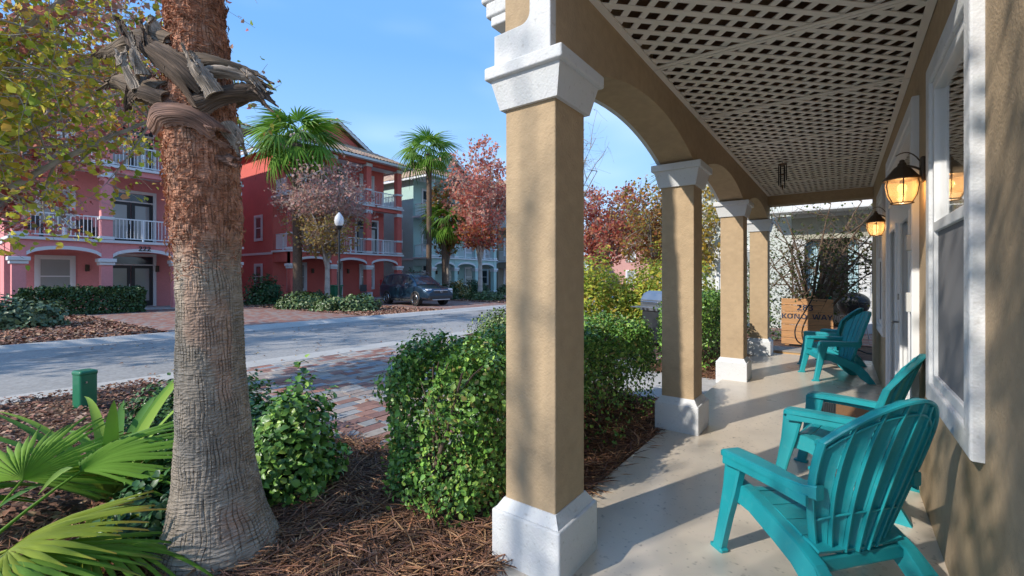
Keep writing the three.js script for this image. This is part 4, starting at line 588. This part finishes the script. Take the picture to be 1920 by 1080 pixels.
// ---------- houses across the street ----------
function tiled(a, b, c, e) {                              // barrel tiled slope: a-b along the eave, c-e above them
  const A = V(...a), B = V(...b), Cc = V(...c), E = V(...e), n = B.clone().sub(A).cross(Cc.clone().sub(A)).normalize(); if (n.y < 0) n.negate();
  const w = Math.max(A.distanceTo(B), Cc.distanceTo(E)), h = A.distanceTo(Cc), nu = Math.round(w / .27) * 6, nv = Math.max(2, Math.round(h / .38) * 2);
  const g = sheet(nu, nv, (u, v) => { const p = A.clone().lerp(B, u).lerp(Cc.clone().lerp(E, u), v), k = .045 * Math.abs(Math.sin(Math.PI * u * nu / 6)) + (Math.round(v * nv) % 2 ? 0 : .03) * 1; return p.addScaledVector(n, k).toArray(); });
  return crease(g);
}
function unit(parent, axis, at, c, y0, w, h, o = {}) {    // a window or door: white surround, frame, panes. axis 'x' looks to +x at plane x = at, 'd' looks to -d at plane d = at
  const { kind = 'window', frame = M.trim, door = M.black, tr = .13 } = o, put = (g, off) => (axis === 'x' ? g.rotateY(Math.PI / 2).translate(at + off, 0, 0) : g.translate(0, 0, -at + off));
  const R4 = (a, b, p, q) => [[a, p], [b, p], [b, q], [a, q]], hw = w / 2;
  const hole = kind === 'window' ? R4(c - hw, c + hw, y0, y0 + h) : R4(c - hw, c + hw, y0 + .02, y0 + h), f = mesh(kind, [put(slab(R4(c - hw - tr, c + hw + tr, kind === 'window' ? y0 - tr : y0, y0 + h + tr), .06, .008, [hole]), 0)], frame, parent);
  if (kind === 'window') {
    mesh('sash', [put(slab(R4(c - hw, c + hw, y0, y0 + h), .03, 0, [R4(c - hw + .05, c + hw - .05, y0 + .05, y0 + h / 2 - .025), R4(c - hw + .05, c + hw - .05, y0 + h / 2 + .025, y0 + h - .05)]), .004)], frame, f);
    for (const [p, q] of [[y0 + .04, y0 + h / 2], [y0 + h / 2, y0 + h - .04]]) mesh('pane', [put(slab(R4(c - hw + .04, c + hw - .04, p, q), .01), .008)], (Math.round(c * 7 + p * 5) % 3) ? M.paleglass : M.darkglass, f);
  } else {
    const n = o.leaves || 2, lw = w / n, ty = o.transom ? y0 + h - .42 : y0 + h;
    for (let k = 0; k < n; k++) { const p = c - hw + k * lw + .01, q = p + lw - .02, lf = mesh('door_leaf', [put(slab(R4(p, q, y0 + .03, ty - .02), .035, 0, [R4(p + .14, q - .14, y0 + .28, ty - .16)]), .004)], door, f); mesh('pane', [put(slab(R4(p + .13, q - .13, y0 + .27, ty - .15), .01), .012)], M.paleglass, lf); if (k === 0) mesh('handle', [put(new THREE.BoxGeometry(.03, .16, .04).translate(q - .05, y0 + 1.02, 0), .05)], M.steel, lf); }
    if (o.transom) mesh('transom', [put(slab(R4(c - hw, c + hw, ty + .04, y0 + h - .02), .012), .01)], M.darkglass, f), mesh('transom_bar', [put(slab(R4(c - hw, c + hw, ty - .02, ty + .04), .04), .004)], frame, f);
  }
  return f;
}
function townhouse(name, label, d0, c, o = {}) {
  const bay = 2.55, W = bay * 3, dm = d0 + W / 2, H = thing(name, label, 'house', [-25.5, GY + .03, -dm], 0, 'townhouses across the street'), wall = stucco(c, .08, .006), dark = stucco(c.map((x) => x * .97), .08, .006);
  const C = [0, 1, 2, 3].map((i) => -W / 2 + i * bay), F = [0, 3.0, 6.25, 9.15], bxw = -1.85, deep = -11;
  mesh('wall', [bx(bxw - .25, bxw, 0, 9.3, -W / 2 - .2, W / 2 + .2)], wall, H); mesh('side_wall', [bx(deep, bxw - .25, 0, 9.3, -W / 2 - .2, -W / 2 + .05)], wall, H); mesh('side_wall', [bx(deep, bxw - .25, 0, 9.3, W / 2 - .05, W / 2 + .2)], wall, H); mesh('rear_wall', [bx(deep - .25, deep, 0, 9.3, -W / 2 - .2, W / 2 + .2)], wall, H);
  mesh('floor_band', [bx(deep, bxw, 2.86, 3.0, -W / 2 - .25, -W / 2 - .2)], M.trim, H);
  for (const y of [0, 3.0]) unit(H, 'd', -W / 2 - .2, -3.6, y + .85, .75, 1.35);
  unit(H, 'd', -W / 2 - .2, -7.2, 3.9, .8, 1.3);
  mesh('porch_slab', [bx(bxw, .3, -.1, .06, -W / 2 - .25, W / 2 + .25)], M.concrete, H);
  for (const cc of C) {
    const col = mesh('porch_column', [rbx(-.19, .19, 0, 9.1, -.19, .19, .01)], wall, H, [0, 0, -cc]);
    mesh('column_base', [rbx(-.25, .25, 0, o.base ?? .45, -.25, .25, .02)], o.base === .04 ? wall : M.trim, col);
    mesh('capital', [rbx(-.25, .25, 2.0, 2.12, -.25, .25, .015), rbx(-.3, .3, 2.125, 2.28, -.3, .3, .02)], M.trim, col);
    for (const y of [3.1, 3.95, 5.75, 6.35, 7.25, 8.85]) mesh('column_band', [rbx(-.24, .24, y, y + (y > 5.5 && y < 6 || y > 8.5 ? .22 : .13), -.24, .24, .012)], M.trim, col);
  }
  const pts = [[C[0] - .19, 2.28]];
  for (let i = 0; i < 3; i++) { const a = C[i] + .19, b = C[i + 1] - .19, m = (a + b) / 2, h = (b - a) / 2, arc = []; for (let k = 0; k <= 14; k++) { const q = mix(a, b, k / 14); arc.push([q, 2.28 + .33 * Math.sqrt(Math.max(0, 1 - (q - m) ** 2 / h / h * .96))]); } pts.push(...arc); mesh('arch_trim', [alongD(slab([...arc, ...arc.map(([q, y]) => [q, y + .14]).reverse()], .05), .172)], M.trim, H); }
  pts.push([C[3] + .19, 2.28], [C[3] + .19, 2.96], [C[0] - .19, 2.96]); mesh('arcade_beam', [alongD(slab(pts, .34), -.17)], wall, H);
  mesh('arcade_end', [bx(bxw, -.17, 2.4, 2.96, C[0] - .17, C[0] + .15)], wall, H);
  for (const y of [F[1], F[2]]) mesh('balcony_slab', [bx(bxw, .3, y - .04, y + .07, C[0] - .3, C[3] + .3)], M.trim, H);
  mesh('balcony_beam', [bx(-.17, .17, 5.98, 6.2, C[0] - .17, C[3] + .17)], wall, H); mesh('eave_beam', [bx(-.17, .17, 8.98, 9.2, C[0] - .17, C[3] + .17)], wall, H); mesh('ceiling', [bx(bxw, .5, 9.2, 9.26, C[0] - .6, C[3] + .6)], M.trim, H);
  const rail = (len) => { const g = [bx(-.03, .03, .95, 1.0, 0, len), bx(-.02, .02, .1, .14, 0, len)], n = Math.round(len / .125); for (let k = 0; k <= n; k++) g.push(bx(-.011, .011, .14, .95, len * k / n - .011, len * k / n + .011)); g.push(bx(-.03, .03, .0, .98, len / 2 - .03, len / 2 + .03)); return join(g); }, rg = rail(bay - .4);
  for (const y of [F[1], F[2]]) { for (let i = 0; i < 3; i++) mesh('railing', rg, M.railing, H, [0, y + .07, -(C[i] + .2)]); for (const cc of [C[0], C[3]]) { const s = mesh('railing', rg, M.railing, H, [bxw + .02, y + .07, -cc]); s.rotation.y = -Math.PI / 2; s.scale.z = 1.6 / (bay - .4); } }
  // openings in the wall behind the balconies
  for (let f = 0; f < 3; f++) (o.plan || ['wdd', 'wdd', 'wdw'])[f].split('').forEach((k, i) => { const m = (C[i] + C[i + 1]) / 2; if (k === 'w') unit(H, 'x', bxw, m, F[f] + .75, 1.0, 1.55); else if (k === 'd') unit(H, 'x', bxw, m, F[f] + .07, 1.7, 2.42, { kind: 'door', transom: true, door: o.door || M.black }); else unit(H, 'x', bxw, m, F[f] + .07, .95, 2.35, { kind: 'door', leaves: 1, transom: f === 0, door: M.trim }); });
  for (const i of [0, 1]) mesh('porch_light', [rbx(bxw + .02, bxw + .14, 1.75, 2.05, C[i + 1] - .34, C[i + 1] - .2, .02)], M.bronze, H);
  // roof: a hipped tile skirt in front of a gabled main roof
  const ey = 9.28, ex = .75, px = bxw - .02, py = 10.55, L = C[0] - .75, Rr = C[3] + .75;
  mesh('front_roof', [tiled([ex, ey, -L], [ex, ey, -Rr], [px, py, -(L + 2.3)], [px, py, -(Rr - 2.3)]), tiled([px, ey, -L], [ex, ey, -L], [px, py, -(L + 2.3)], [px - .001, py, -(L + 2.3)]), tiled([ex, ey, -Rr], [px, ey, -Rr], [px - .001, py, -(Rr - 2.3)], [px, py, -(Rr - 2.3)])], M.tile, H);
  mesh('fascia', [bx(ex - .06, ex + .0, ey - .14, ey + .01, L, Rr), bx(deep, ex - .06, ey - .14, ey + .01, L, L + .06), bx(deep, ex - .06, ey - .14, ey + .01, Rr - .06, Rr)], M.trim, H);
  const ry = 12.0, rx = bxw + .45;
  mesh('gable_wall', [alongD(slab([[C[0] - .2, 9.3], [C[3] + .2, 9.3], [0, ry - .25]], .2), bxw - .2)], wall, H);
  mesh('main_roof', [tiled([deep - .5, ey, -L], [rx, ey, -L], [deep - .5, ry, 0], [rx, ry, 0]), tiled([rx, ey, -Rr], [deep - .5, ey, -Rr], [rx, ry, 0], [deep - .5, ry, 0])], M.tile, H);
  mesh('barge_board', [alongD(slab([[L, ey - .02], [0, ry - .03], [Rr, ey - .02], [Rr, ey - .22], [0, ry - .23], [L, ey - .22]], .06), rx - .08)], M.trim, H);
  if (o.number) mesh('house_number', [text(o.number, .2, .02).rotateY(Math.PI / 2).translate(.225, 2.66, -(C[1] + bay / 2))], M.darkplastic, H);
  return H;
}
townhouse('pink_townhouse', 'pink townhouse with white balcony rails and black french doors', 2.65, [.76, .29, .29], { base: .04, plan: ['wdd', 'wdd', 'wdw'], number: '222' });
townhouse('red_townhouse', 'red three storey townhouse with white banded columns and tile roof', 13.3, [.66, .15, .12], { base: .5, plan: ['wsw', 'wsd', 'wds'] });
townhouse('teal_townhouse', 'pale teal townhouse partly hidden behind autumn trees', 24.2, [.42, .60, .56], { base: .3, plan: ['sww', 'wdw', 'wdw'] });
townhouse('brown_townhouse', 'grey brown townhouse beyond the teal one', 35.1, [.30, .25, .19], { base: .3, plan: ['wsw', 'wdw', 'wdw'] });
// far houses past the bend of the street
function farHouse(label, x, d, w, c) {
  const H = thing('tiled_villa', label, 'house', [x, GY, -d]), wl = stucco(c, .08);
  mesh('wall', [bx(-w / 2, w / 2, 0, 5.2, 0, 9)], wl, H); for (const y of [.9, 3.3]) for (const q of [-.3, 0, .3]) unit(H, 'd', -.001, q * w, y, .9, 1.3);
  mesh('roof', [tiled([-w / 2 - .6, 5.2, .6], [w / 2 + .6, 5.2, .6], [-w / 2 + 3.5, 7.4, -4.5], [w / 2 - 3.5, 7.4, -4.5]), tiled([w / 2 + .6, 5.2, .6], [w / 2 + .6, 5.2, -9.6], [w / 2 - 3.5, 7.4, -4.5], [w / 2 - 3.501, 7.4, -4.5]), tiled([-w / 2 - .6, 5.2, -9.6], [-w / 2 - .6, 5.2, .6], [-w / 2 + 3.5, 7.4, -4.5], [-w / 2 + 3.501, 7.4, -4.5]), tiled([w / 2 + .6, 5.2, -9.6], [-w / 2 - .6, 5.2, -9.6], [w / 2 - 3.5, 7.4, -4.5], [-w / 2 + 3.5, 7.4, -4.5])], M.tile, H);
  mesh('eave', [bx(-w / 2 - .6, w / 2 + .6, 5.05, 5.19, -.6, 9.6)], M.trim, H);
}
farHouse('distant pink house with a hipped tile roof seen between the first two columns', -18.5, 47, 10, [.55, .3, .27]); farHouse('distant pale house with a hipped tile roof beyond the crimson tree', -4, 50, 11, [.45, .6, .62]);

// ---------- the neighbour beyond the porch end ----------
{
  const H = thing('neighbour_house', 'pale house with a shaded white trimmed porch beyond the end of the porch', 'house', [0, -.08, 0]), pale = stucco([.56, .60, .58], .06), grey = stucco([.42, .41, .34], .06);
  mesh('wall', [bx(-4.5, -1.15, 0, 6.5, 15, 15.25)], pale, H); mesh('wall', [bx(.75, 6, 0, 6.5, 15, 15.25)], pale, H); mesh('upper_wall', [bx(-1.15, .75, 3.65, 6.5, 15, 15.25)], stucco([.5, .66, .68], .05), H);
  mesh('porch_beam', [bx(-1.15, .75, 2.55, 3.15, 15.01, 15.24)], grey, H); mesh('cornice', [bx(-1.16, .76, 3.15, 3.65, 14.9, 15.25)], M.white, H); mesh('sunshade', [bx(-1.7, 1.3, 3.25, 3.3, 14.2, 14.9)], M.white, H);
  for (const x of [-.98, .5]) { const c = mesh('porch_column', [rbx(-.13, .13, 0, 2.55, -.13, .13, .01)], M.white, H, [x, 0, -15.1]); mesh('capital', [rbx(-.18, .18, 2.38, 2.549, -.18, .18, .02)], M.white, c); mesh('column_base', [rbx(-.18, .18, 0, .3, -.18, .18, .02)], M.white, c); }
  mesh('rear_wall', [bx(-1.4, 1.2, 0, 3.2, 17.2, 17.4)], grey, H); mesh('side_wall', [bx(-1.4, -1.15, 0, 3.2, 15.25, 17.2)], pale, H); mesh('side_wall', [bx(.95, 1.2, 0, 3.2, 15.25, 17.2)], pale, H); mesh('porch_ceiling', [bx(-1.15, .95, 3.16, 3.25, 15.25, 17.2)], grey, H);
  unit(H, 'd', 17.2, -.1, 0.05, .85, 2.1, { kind: 'door', leaves: 1, door: M.trim }); unit(H, 'd', 15, -2.6, .9, .9, 1.4);
  mesh('curtain', [sheet(60, 6, (u, v) => [mix(-.82, -.5, u), mix(.1, 2.5, v), -15.3 + .025 * Math.sin(u * 40)], .01)], std([.5, .66, .72], .9), H); mesh('curtain', [sheet(40, 6, (u, v) => [mix(.14, .36, u), mix(.1, 2.5, v), -15.3 + .025 * Math.sin(u * 28)], .01)], std([.5, .66, .72], .9), H);
}
{ const t = thing('kettle_grill', 'black kettle barbecue on the patio before the pale house', 'grill', [.22, GY + .035, -13.6]);
  mesh('bowl', [new THREE.SphereGeometry(.33, 24, 10, 0, 6.2832, Math.PI / 2, Math.PI / 2).translate(0, .85, 0)], M.black, t); mesh('lid', [new THREE.SphereGeometry(.335, 24, 10, 0, 6.2832, 0, Math.PI / 2).scale(1, .75, 1).translate(0, .86, 0), tube([V(-.07, 1.1, 0), V(-.05, 1.16, 0), V(.05, 1.16, 0), V(.07, 1.1, 0)], .012, .012, 6)], M.black, t);
  for (let k = 0; k < 3; k++) { const a = k * 2.094; mesh('leg', [tube([V(Math.cos(a) * .2, .62, Math.sin(a) * .2), V(Math.cos(a) * .3, 0, Math.sin(a) * .3)], .013, .013, 6)], M.steel, t); } mesh('ash_tray', [new THREE.CylinderGeometry(.2, .2, .02, 20).translate(0, .42, 0)], M.steel, t); }
{ const t = thing('garden_bin', 'bright green plastic bin behind the address board', 'bin', [-.42, -.06, -12.1]);
  mesh('body', [loft([[0, .17], [.9, .22], [.95, .235], [.98, .235]].map(([y, h]) => ring([0, y, 0], [1, 0, 0], [0, 0, 1], h, h)))], std([.01, .3, .17], .45), t); mesh('lid', [boxUV(new RoundedBoxGeometry(.5, .06, .5, 2, .02).translate(0, 1.01, 0)), new THREE.SphereGeometry(.24, 16, 6, 0, 6.2832, 0, Math.PI / 2).scale(1, .5, 1).translate(0, 1.03, 0)], std([.01, .3, .17], .45), t); }
// gas grill between the hedge and the second column
{ const t = thing('gas_grill', 'stainless gas grill on a dark cart behind the hedge', 'grill', [-3.15, GY, -9.75], -.5);
  mesh('cart', [rbx(-.32, .32, .1, .78, -.26, .26, .02)], M.darkplastic, t); mesh('lid', [boxUV(slab([[-.28, .86], [.28, .86], [.28, 1.02], [.2, 1.15], [.05, 1.21], [-.15, 1.2], [-.26, 1.08]], .66, .012).rotateY(-Math.PI / 2).translate(.33, 0, 0))], M.steel, t); mesh('firebox', [rbx(-.34, .34, .78, .87, -.29, .29, .015)], M.steel, t); mesh('handle', [tube([V(-.25, .98, .3), V(-.25, .98, .35), V(.25, .98, .35), V(.25, .98, .3)], .012, .012, 8)], M.chrome, t);
  for (const s of [-1, 1]) { mesh('side_shelf', [rbx(s * .55 - .18, s * .55 + .18, .82, .85, -.24, .24, .01)], M.steel, t); mesh('caster', [new THREE.CylinderGeometry(.05, .05, .03, 14).rotateZ(Math.PI / 2).translate(s * .27, .05, .2), new THREE.CylinderGeometry(.05, .05, .03, 14).rotateZ(Math.PI / 2).translate(s * .27, .05, -.2)], M.rubber, t); for (let k = 0; k < 2; k++) mesh('knob', [new THREE.CylinderGeometry(.025, .025, .03, 14).rotateX(Math.PI / 2).translate(s * (.1 + k * .13), .82, .3)], M.darkplastic, t); } }

// ---------- parked car ----------
{
  const t = thing('parked_car', 'dark blue sport utility car parked on the drive of the red house', 'car', [-18.7, GY + .048, -16.55], Math.PI / 2 - .12), paint = phy([.02, .05, .09], .3, { metalness: .5, clearcoat: 1, clearcoatRoughness: .05 });
  // stations along the car: z, bottom, belt, roof, half width, half width of roof
  const S = [[-2.29, .42, .78, .82, .74, .66], [-2.24, .34, .95, 1.02, .84, .72], [-2.12, .3, 1.02, 1.32, .9, .70], [-1.95, .27, 1.04, 1.58, .925, .68], [-1.5, .25, 1.05, 1.66, .93, .67], [-.8, .25, 1.04, 1.685, .93, .67], [0, .25, 1.02, 1.67, .93, .66], [.45, .25, 1.01, 1.58, .93, .66], [.9, .25, 1.01, 1.30, .93, .70], [1.22, .25, 1.0, 1.08, .925, .78], [1.5, .27, .97, 1.03, .92, .76], [1.9, .29, .9, .97, .9, .72], [2.15, .3, .8, .9, .84, .66], [2.27, .36, .66, .8, .74, .58]];
  const sec = ([z, b, be, rf, w, wr]) => { const h = [[0, b], [w * .8, b], [w * .97, b + .1], [w, b + .3 * (be - b)], [w, be - .08], [w * .965, be], [wr + .02, rf - .07], [wr - .08, rf - .01], [0, rf]]; return h; };
  const at = (k, q) => { const i = Math.min(S.length - 2, Math.floor(k)), f = k - i; return S[i].map((v, n) => mix(v, S[i + 1][n], f)); };
  const body = sheet(16, S.length * 4 - 4, (u, v) => { const s = at(v * (S.length - 1)), h = sec(s), k = Math.round(u * 16), p = k <= 8 ? h[k] : h[16 - k]; return [k <= 8 ? p[0] : -p[0], p[1], s[0]]; });
  const caps = [S[0], S[S.length - 1]].map((s, e) => { const h = sec(s), sh = new THREE.Shape([...h, ...h.slice(1, -1).reverse().map((p) => [-p[0], p[1]])].map((p) => new THREE.Vector2(...p))); const g = new THREE.ShapeGeometry(sh); if (e === 0) g.rotateY(Math.PI); return g.translate(0, 0, s[0]); });
  mesh('body', [body, ...caps.map((g) => g)], paint, t);
  const glassPatch = (k0, k1, t0, t1, s) => sheet(8, 3, (u, v) => { const st = at(mix(k0, k1, u)), h = sec(st), q = mix(t0, t1, v), x = mix(h[5][0], h[6][0], q) + .012, y = mix(h[5][1], h[6][1], q) + .004; return [s * x, y, st[0]]; });
  for (const s of [-1, 1]) { mesh('side_window', glassPatch(2.9, 4.6, .12, .9, s), M.darkglass, t); mesh('side_window', glassPatch(4.75, 6.05, .1, .92, s), M.darkglass, t); mesh('side_window', glassPatch(6.15, 7.75, .1, .9, s), M.darkglass, t); }
  const topPatch = (k0, k1, off) => sheet(8, 6, (u, v) => { const st = at(mix(k0, k1, v)), w = st[5] - .06, x = mix(-w, w, u); return [x, st[3] + off * .6 - .01 * Math.pow(x / w, 2), st[0] + off]; });
  mesh('windscreen', topPatch(6.9, 8.95, .02), M.darkglass, t); mesh('rear_window', topPatch(1.3, 2.8, -.02), M.darkglass, t);
  for (const s of [-1, 1]) {
    for (const z of [-1.35, 1.33]) { const w = mesh('wheel', [new THREE.CylinderGeometry(.35, .35, .24, 28).rotateZ(Math.PI / 2)], M.rubber, t, [s * .83, .35, z]); const sp = [new THREE.TorusGeometry(.235, .022, 8, 26).rotateY(Math.PI / 2).translate(s * .122, 0, 0), new THREE.CylinderGeometry(.06, .06, .02, 14).rotateZ(Math.PI / 2).translate(s * .125, 0, 0)]; for (let k = 0; k < 5; k++) sp.push(new THREE.BoxGeometry(.018, .22, .055).translate(0, .12, 0).rotateX(k * 1.2566).translate(s * .124, 0, 0)); mesh('rim', sp, M.chrome, w); mesh('wheel_arch', [new THREE.TorusGeometry(.385, .035, 8, 24, Math.PI).rotateY(Math.PI / 2).translate(s * .095, 0, 0)], M.darkplastic, w); }
    mesh('headlight', [boxUV(new RoundedBoxGeometry(.3, .1, .3, 3, .04).translate(s * .66, .83, 2.06))], phy([.7, .75, .8], .1, { clearcoat: 1 }), t); mesh('tail_light', [boxUV(new RoundedBoxGeometry(.08, .5, .16, 3, .03).translate(s * .82, 1.1, -2.14))], std([.35, .02, .02], .3), t);
    mesh('mirror', [boxUV(new RoundedBoxGeometry(.2, .15, .1, 3, .04).translate(s * 1.03, 1.1, .72))], paint, t); mesh('sill', [rbx(s * .9 - .04, s * .9 + .04, .22, .34, -.95, .95, .03)], M.darkplastic, t); mesh('roof_rail', [tube([V(s * .6, 1.68, -1.6), V(s * .61, 1.74, -1.3), V(s * .61, 1.75, .1), V(s * .6, 1.69, .4)], .018, .018, 6)], M.chrome, t);
    mesh('fog_light', [new THREE.CylinderGeometry(.05, .05, .03, 14).rotateX(Math.PI / 2).translate(s * .62, .48, 2.2)], M.chrome, t); for (const z of [-.42, .55]) mesh('door_handle', [boxUV(new RoundedBoxGeometry(.03, .03, .16, 2, .01).translate(s * .945, .93, z))], M.chrome, t);
  }
  mesh('grille', [boxUV(new RoundedBoxGeometry(.86, .16, .08, 2, .03).translate(0, .72, 2.235))], M.darkplastic, t); mesh('grille_bar', [boxUV(new RoundedBoxGeometry(.92, .035, .06, 2, .012).translate(0, .79, 2.25)), new THREE.TorusGeometry(.05, .012, 6, 16).scale(1.15, .9, 1).translate(0, .73, 2.285)], M.chrome, t); mesh('bumper', [boxUV(new RoundedBoxGeometry(1.5, .2, .14, 3, .05).translate(0, .46, 2.22))], M.darkplastic, t); mesh('skid_plate', [boxUV(new RoundedBoxGeometry(1.1, .06, .12, 2, .02).translate(0, .33, 2.24))], M.steel, t);
}
// ---------- street furniture and planting across the street ----------
{ const t = thing('street_lamp', 'black street lamp post with a white acorn globe before the red house', 'street lamp', [-19.0, GY + .03, -12.15]);
  mesh('base', [new THREE.LatheGeometry([[.001, 0], [.17, 0], [.17, .12], [.12, .2], [.1, .55], [.07, .65], [.001, .65]].map((p) => new THREE.Vector2(...p)), 14)], M.black, t); mesh('post', [tube([V(0, .6, 0), V(0, 3.75, 0)], .055, .042, 12)], M.black, t); mesh('collar', [new THREE.LatheGeometry([[.001, 3.7], [.08, 3.72], [.12, 3.8], [.17, 3.86], [.17, 3.9], [.001, 3.9]].map((p) => new THREE.Vector2(...p)), 14)], M.black, t);
  mesh('globe', new THREE.LatheGeometry([[.14, 3.9], [.2, 4.0], [.22, 4.14], [.19, 4.3], [.11, 4.42], [.05, 4.5], [.001, 4.56]].map((p) => new THREE.Vector2(...p)), 18), M.globe, t); mesh('finial', [new THREE.SphereGeometry(.04, 10, 8).translate(0, 4.58, 0)], M.black, t); }
function bin(label, x, d, m) { const t = thing('wheeled_bin', label, 'bin', [x, GY + .05, -d], .3, 'wheeled bins'); mesh('body', [loft([[.06, .22, .24], [.95, .28, .32]].map(([y, a, b]) => ring([0, y, 0], [1, 0, 0], [0, 0, 1], a, b, .15)))], m, t); mesh('lid', [boxUV(new RoundedBoxGeometry(.62, .08, .72, 2, .03).translate(0, 1.0, 0))], m, t); for (const s of [-1, 1]) mesh('wheel', [new THREE.CylinderGeometry(.11, .11, .05, 14).rotateZ(Math.PI / 2).translate(s * .26, .11, -.24)], M.rubber, t); }
bin('green wheeled bin beside the pale trunk before the red house', -22.6, 14.2, M.greenbin); bin('green wheeled bin by the side wall of the red house', -25.0, 11.9, M.greenbin); bin('beige wheeled bin behind the parked car', -24.2, 18.9, M.beige);
for (const [x, d, l] of [[-24.6, 17.6, 'dark metal chair on the porch of the red house']]) { const t = thing('metal_chair', l, 'chair', [x, GY + .09, -d], 1.5); mesh('seat', [rbx(-.24, .24, .42, .45, -.24, .24, .01)], M.darkplastic, t); mesh('backrest', [rbx(-.24, .24, .5, .95, .22, .25, .01)], M.darkplastic, t); for (const a of [-.21, .21]) for (const b of [-.21, .21]) mesh('leg', [tube([V(a, 0, b), V(a, .43, b)], .014, .014, 6)], M.darkplastic, t); }
for (const [d, l] of [[3.1, 'dark chair on the pink balcony, left'], [4.75, 'dark chair on the pink balcony, near the middle column']]) { const t = thing('balcony_chair', l, 'chair', [-26.5, GY + .03 + 3.07, -d], 1.57, 'chairs on the pink balcony'); mesh('seat', [rbx(-.27, .27, .35, .45, -.25, .25, .03)], M.darkplastic, t); mesh('backrest', [rbx(-.27, .27, .4, .95, .2, .27, .03)], M.darkplastic, t); for (const s of [-1, 1]) mesh('arm', [rbx(s * .29 - .04, s * .29 + .04, .0, .62, -.25, .25, .02)], M.darkplastic, t); }
const DG = [[.03, .075, .025], [.045, .1, .03], [.06, .12, .04]], MG = [[.08, .14, .04], [.1, .16, .05], [.06, .11, .04], [.13, .17, .06]];
hedge({ name: 'clipped_hedge', label: 'dark box hedge in front of the pink house', x: -24.3, d: 4.35, wx: .9, wd: 3.6, h: 1.05, n: 9000, size: .11, pal: DG, seed: 71, stems: 8, y0: GY + .03 });
const far = (label, x, d, r, h, n, pal, seed, size = .13) => shrub({ label, x, d, r, h, n, size, pal, seed, y: GY + .03, stems: 6 });
far('pale green shrub at the left edge before the pink house', -19.6, 2.0, 1.1, .75, 2600, [[.14, .2, .1], [.1, .16, .08]], 72); far('dark shrub in the gap beside the pink house', -25.2, 11.6, .9, 1.5, 2200, DG, 73); far('rounded shrub left of the street lamp', -20.6, 11.2, 1.0, .65, 2400, MG, 74); far('dark shrub behind the street lamp', -21.9, 12.4, 1.1, .7, 2400, DG, 75);
far('low spreading shrub at the foot of the street lamp', -18.2, 11.3, .8, .6, 2000, MG, 76); far('low light green shrub on the mulch before the street lamp', -17.4, 12.0, .95, .62, 2600, MG, 77); far('bush behind the parked car', -26.0, 22.4, 1.3, 2.2, 2600, DG, 78); far('bush right of the parked car', -21.2, 21.4, 1.1, .9, 2400, DG, 79); far('yellow flowered bush before the teal house', -22.0, 23.4, .9, 1.2, 2200, [[.3, .2, .05], [.2, .2, .05], [.1, .14, .04]], 80); far('low green plants under the red autumn tree', -18.6, 22.6, 1.2, .5, 2600, MG, 81); far('bush at the porch of the teal house', -23.4, 27.0, 1.2, 1.2, 2200, DG, 82); far('bush at the far corner of the teal house', -22.6, 30.5, 1.3, 1.0, 2200, MG, 83);

renderer.render(scene, camera);
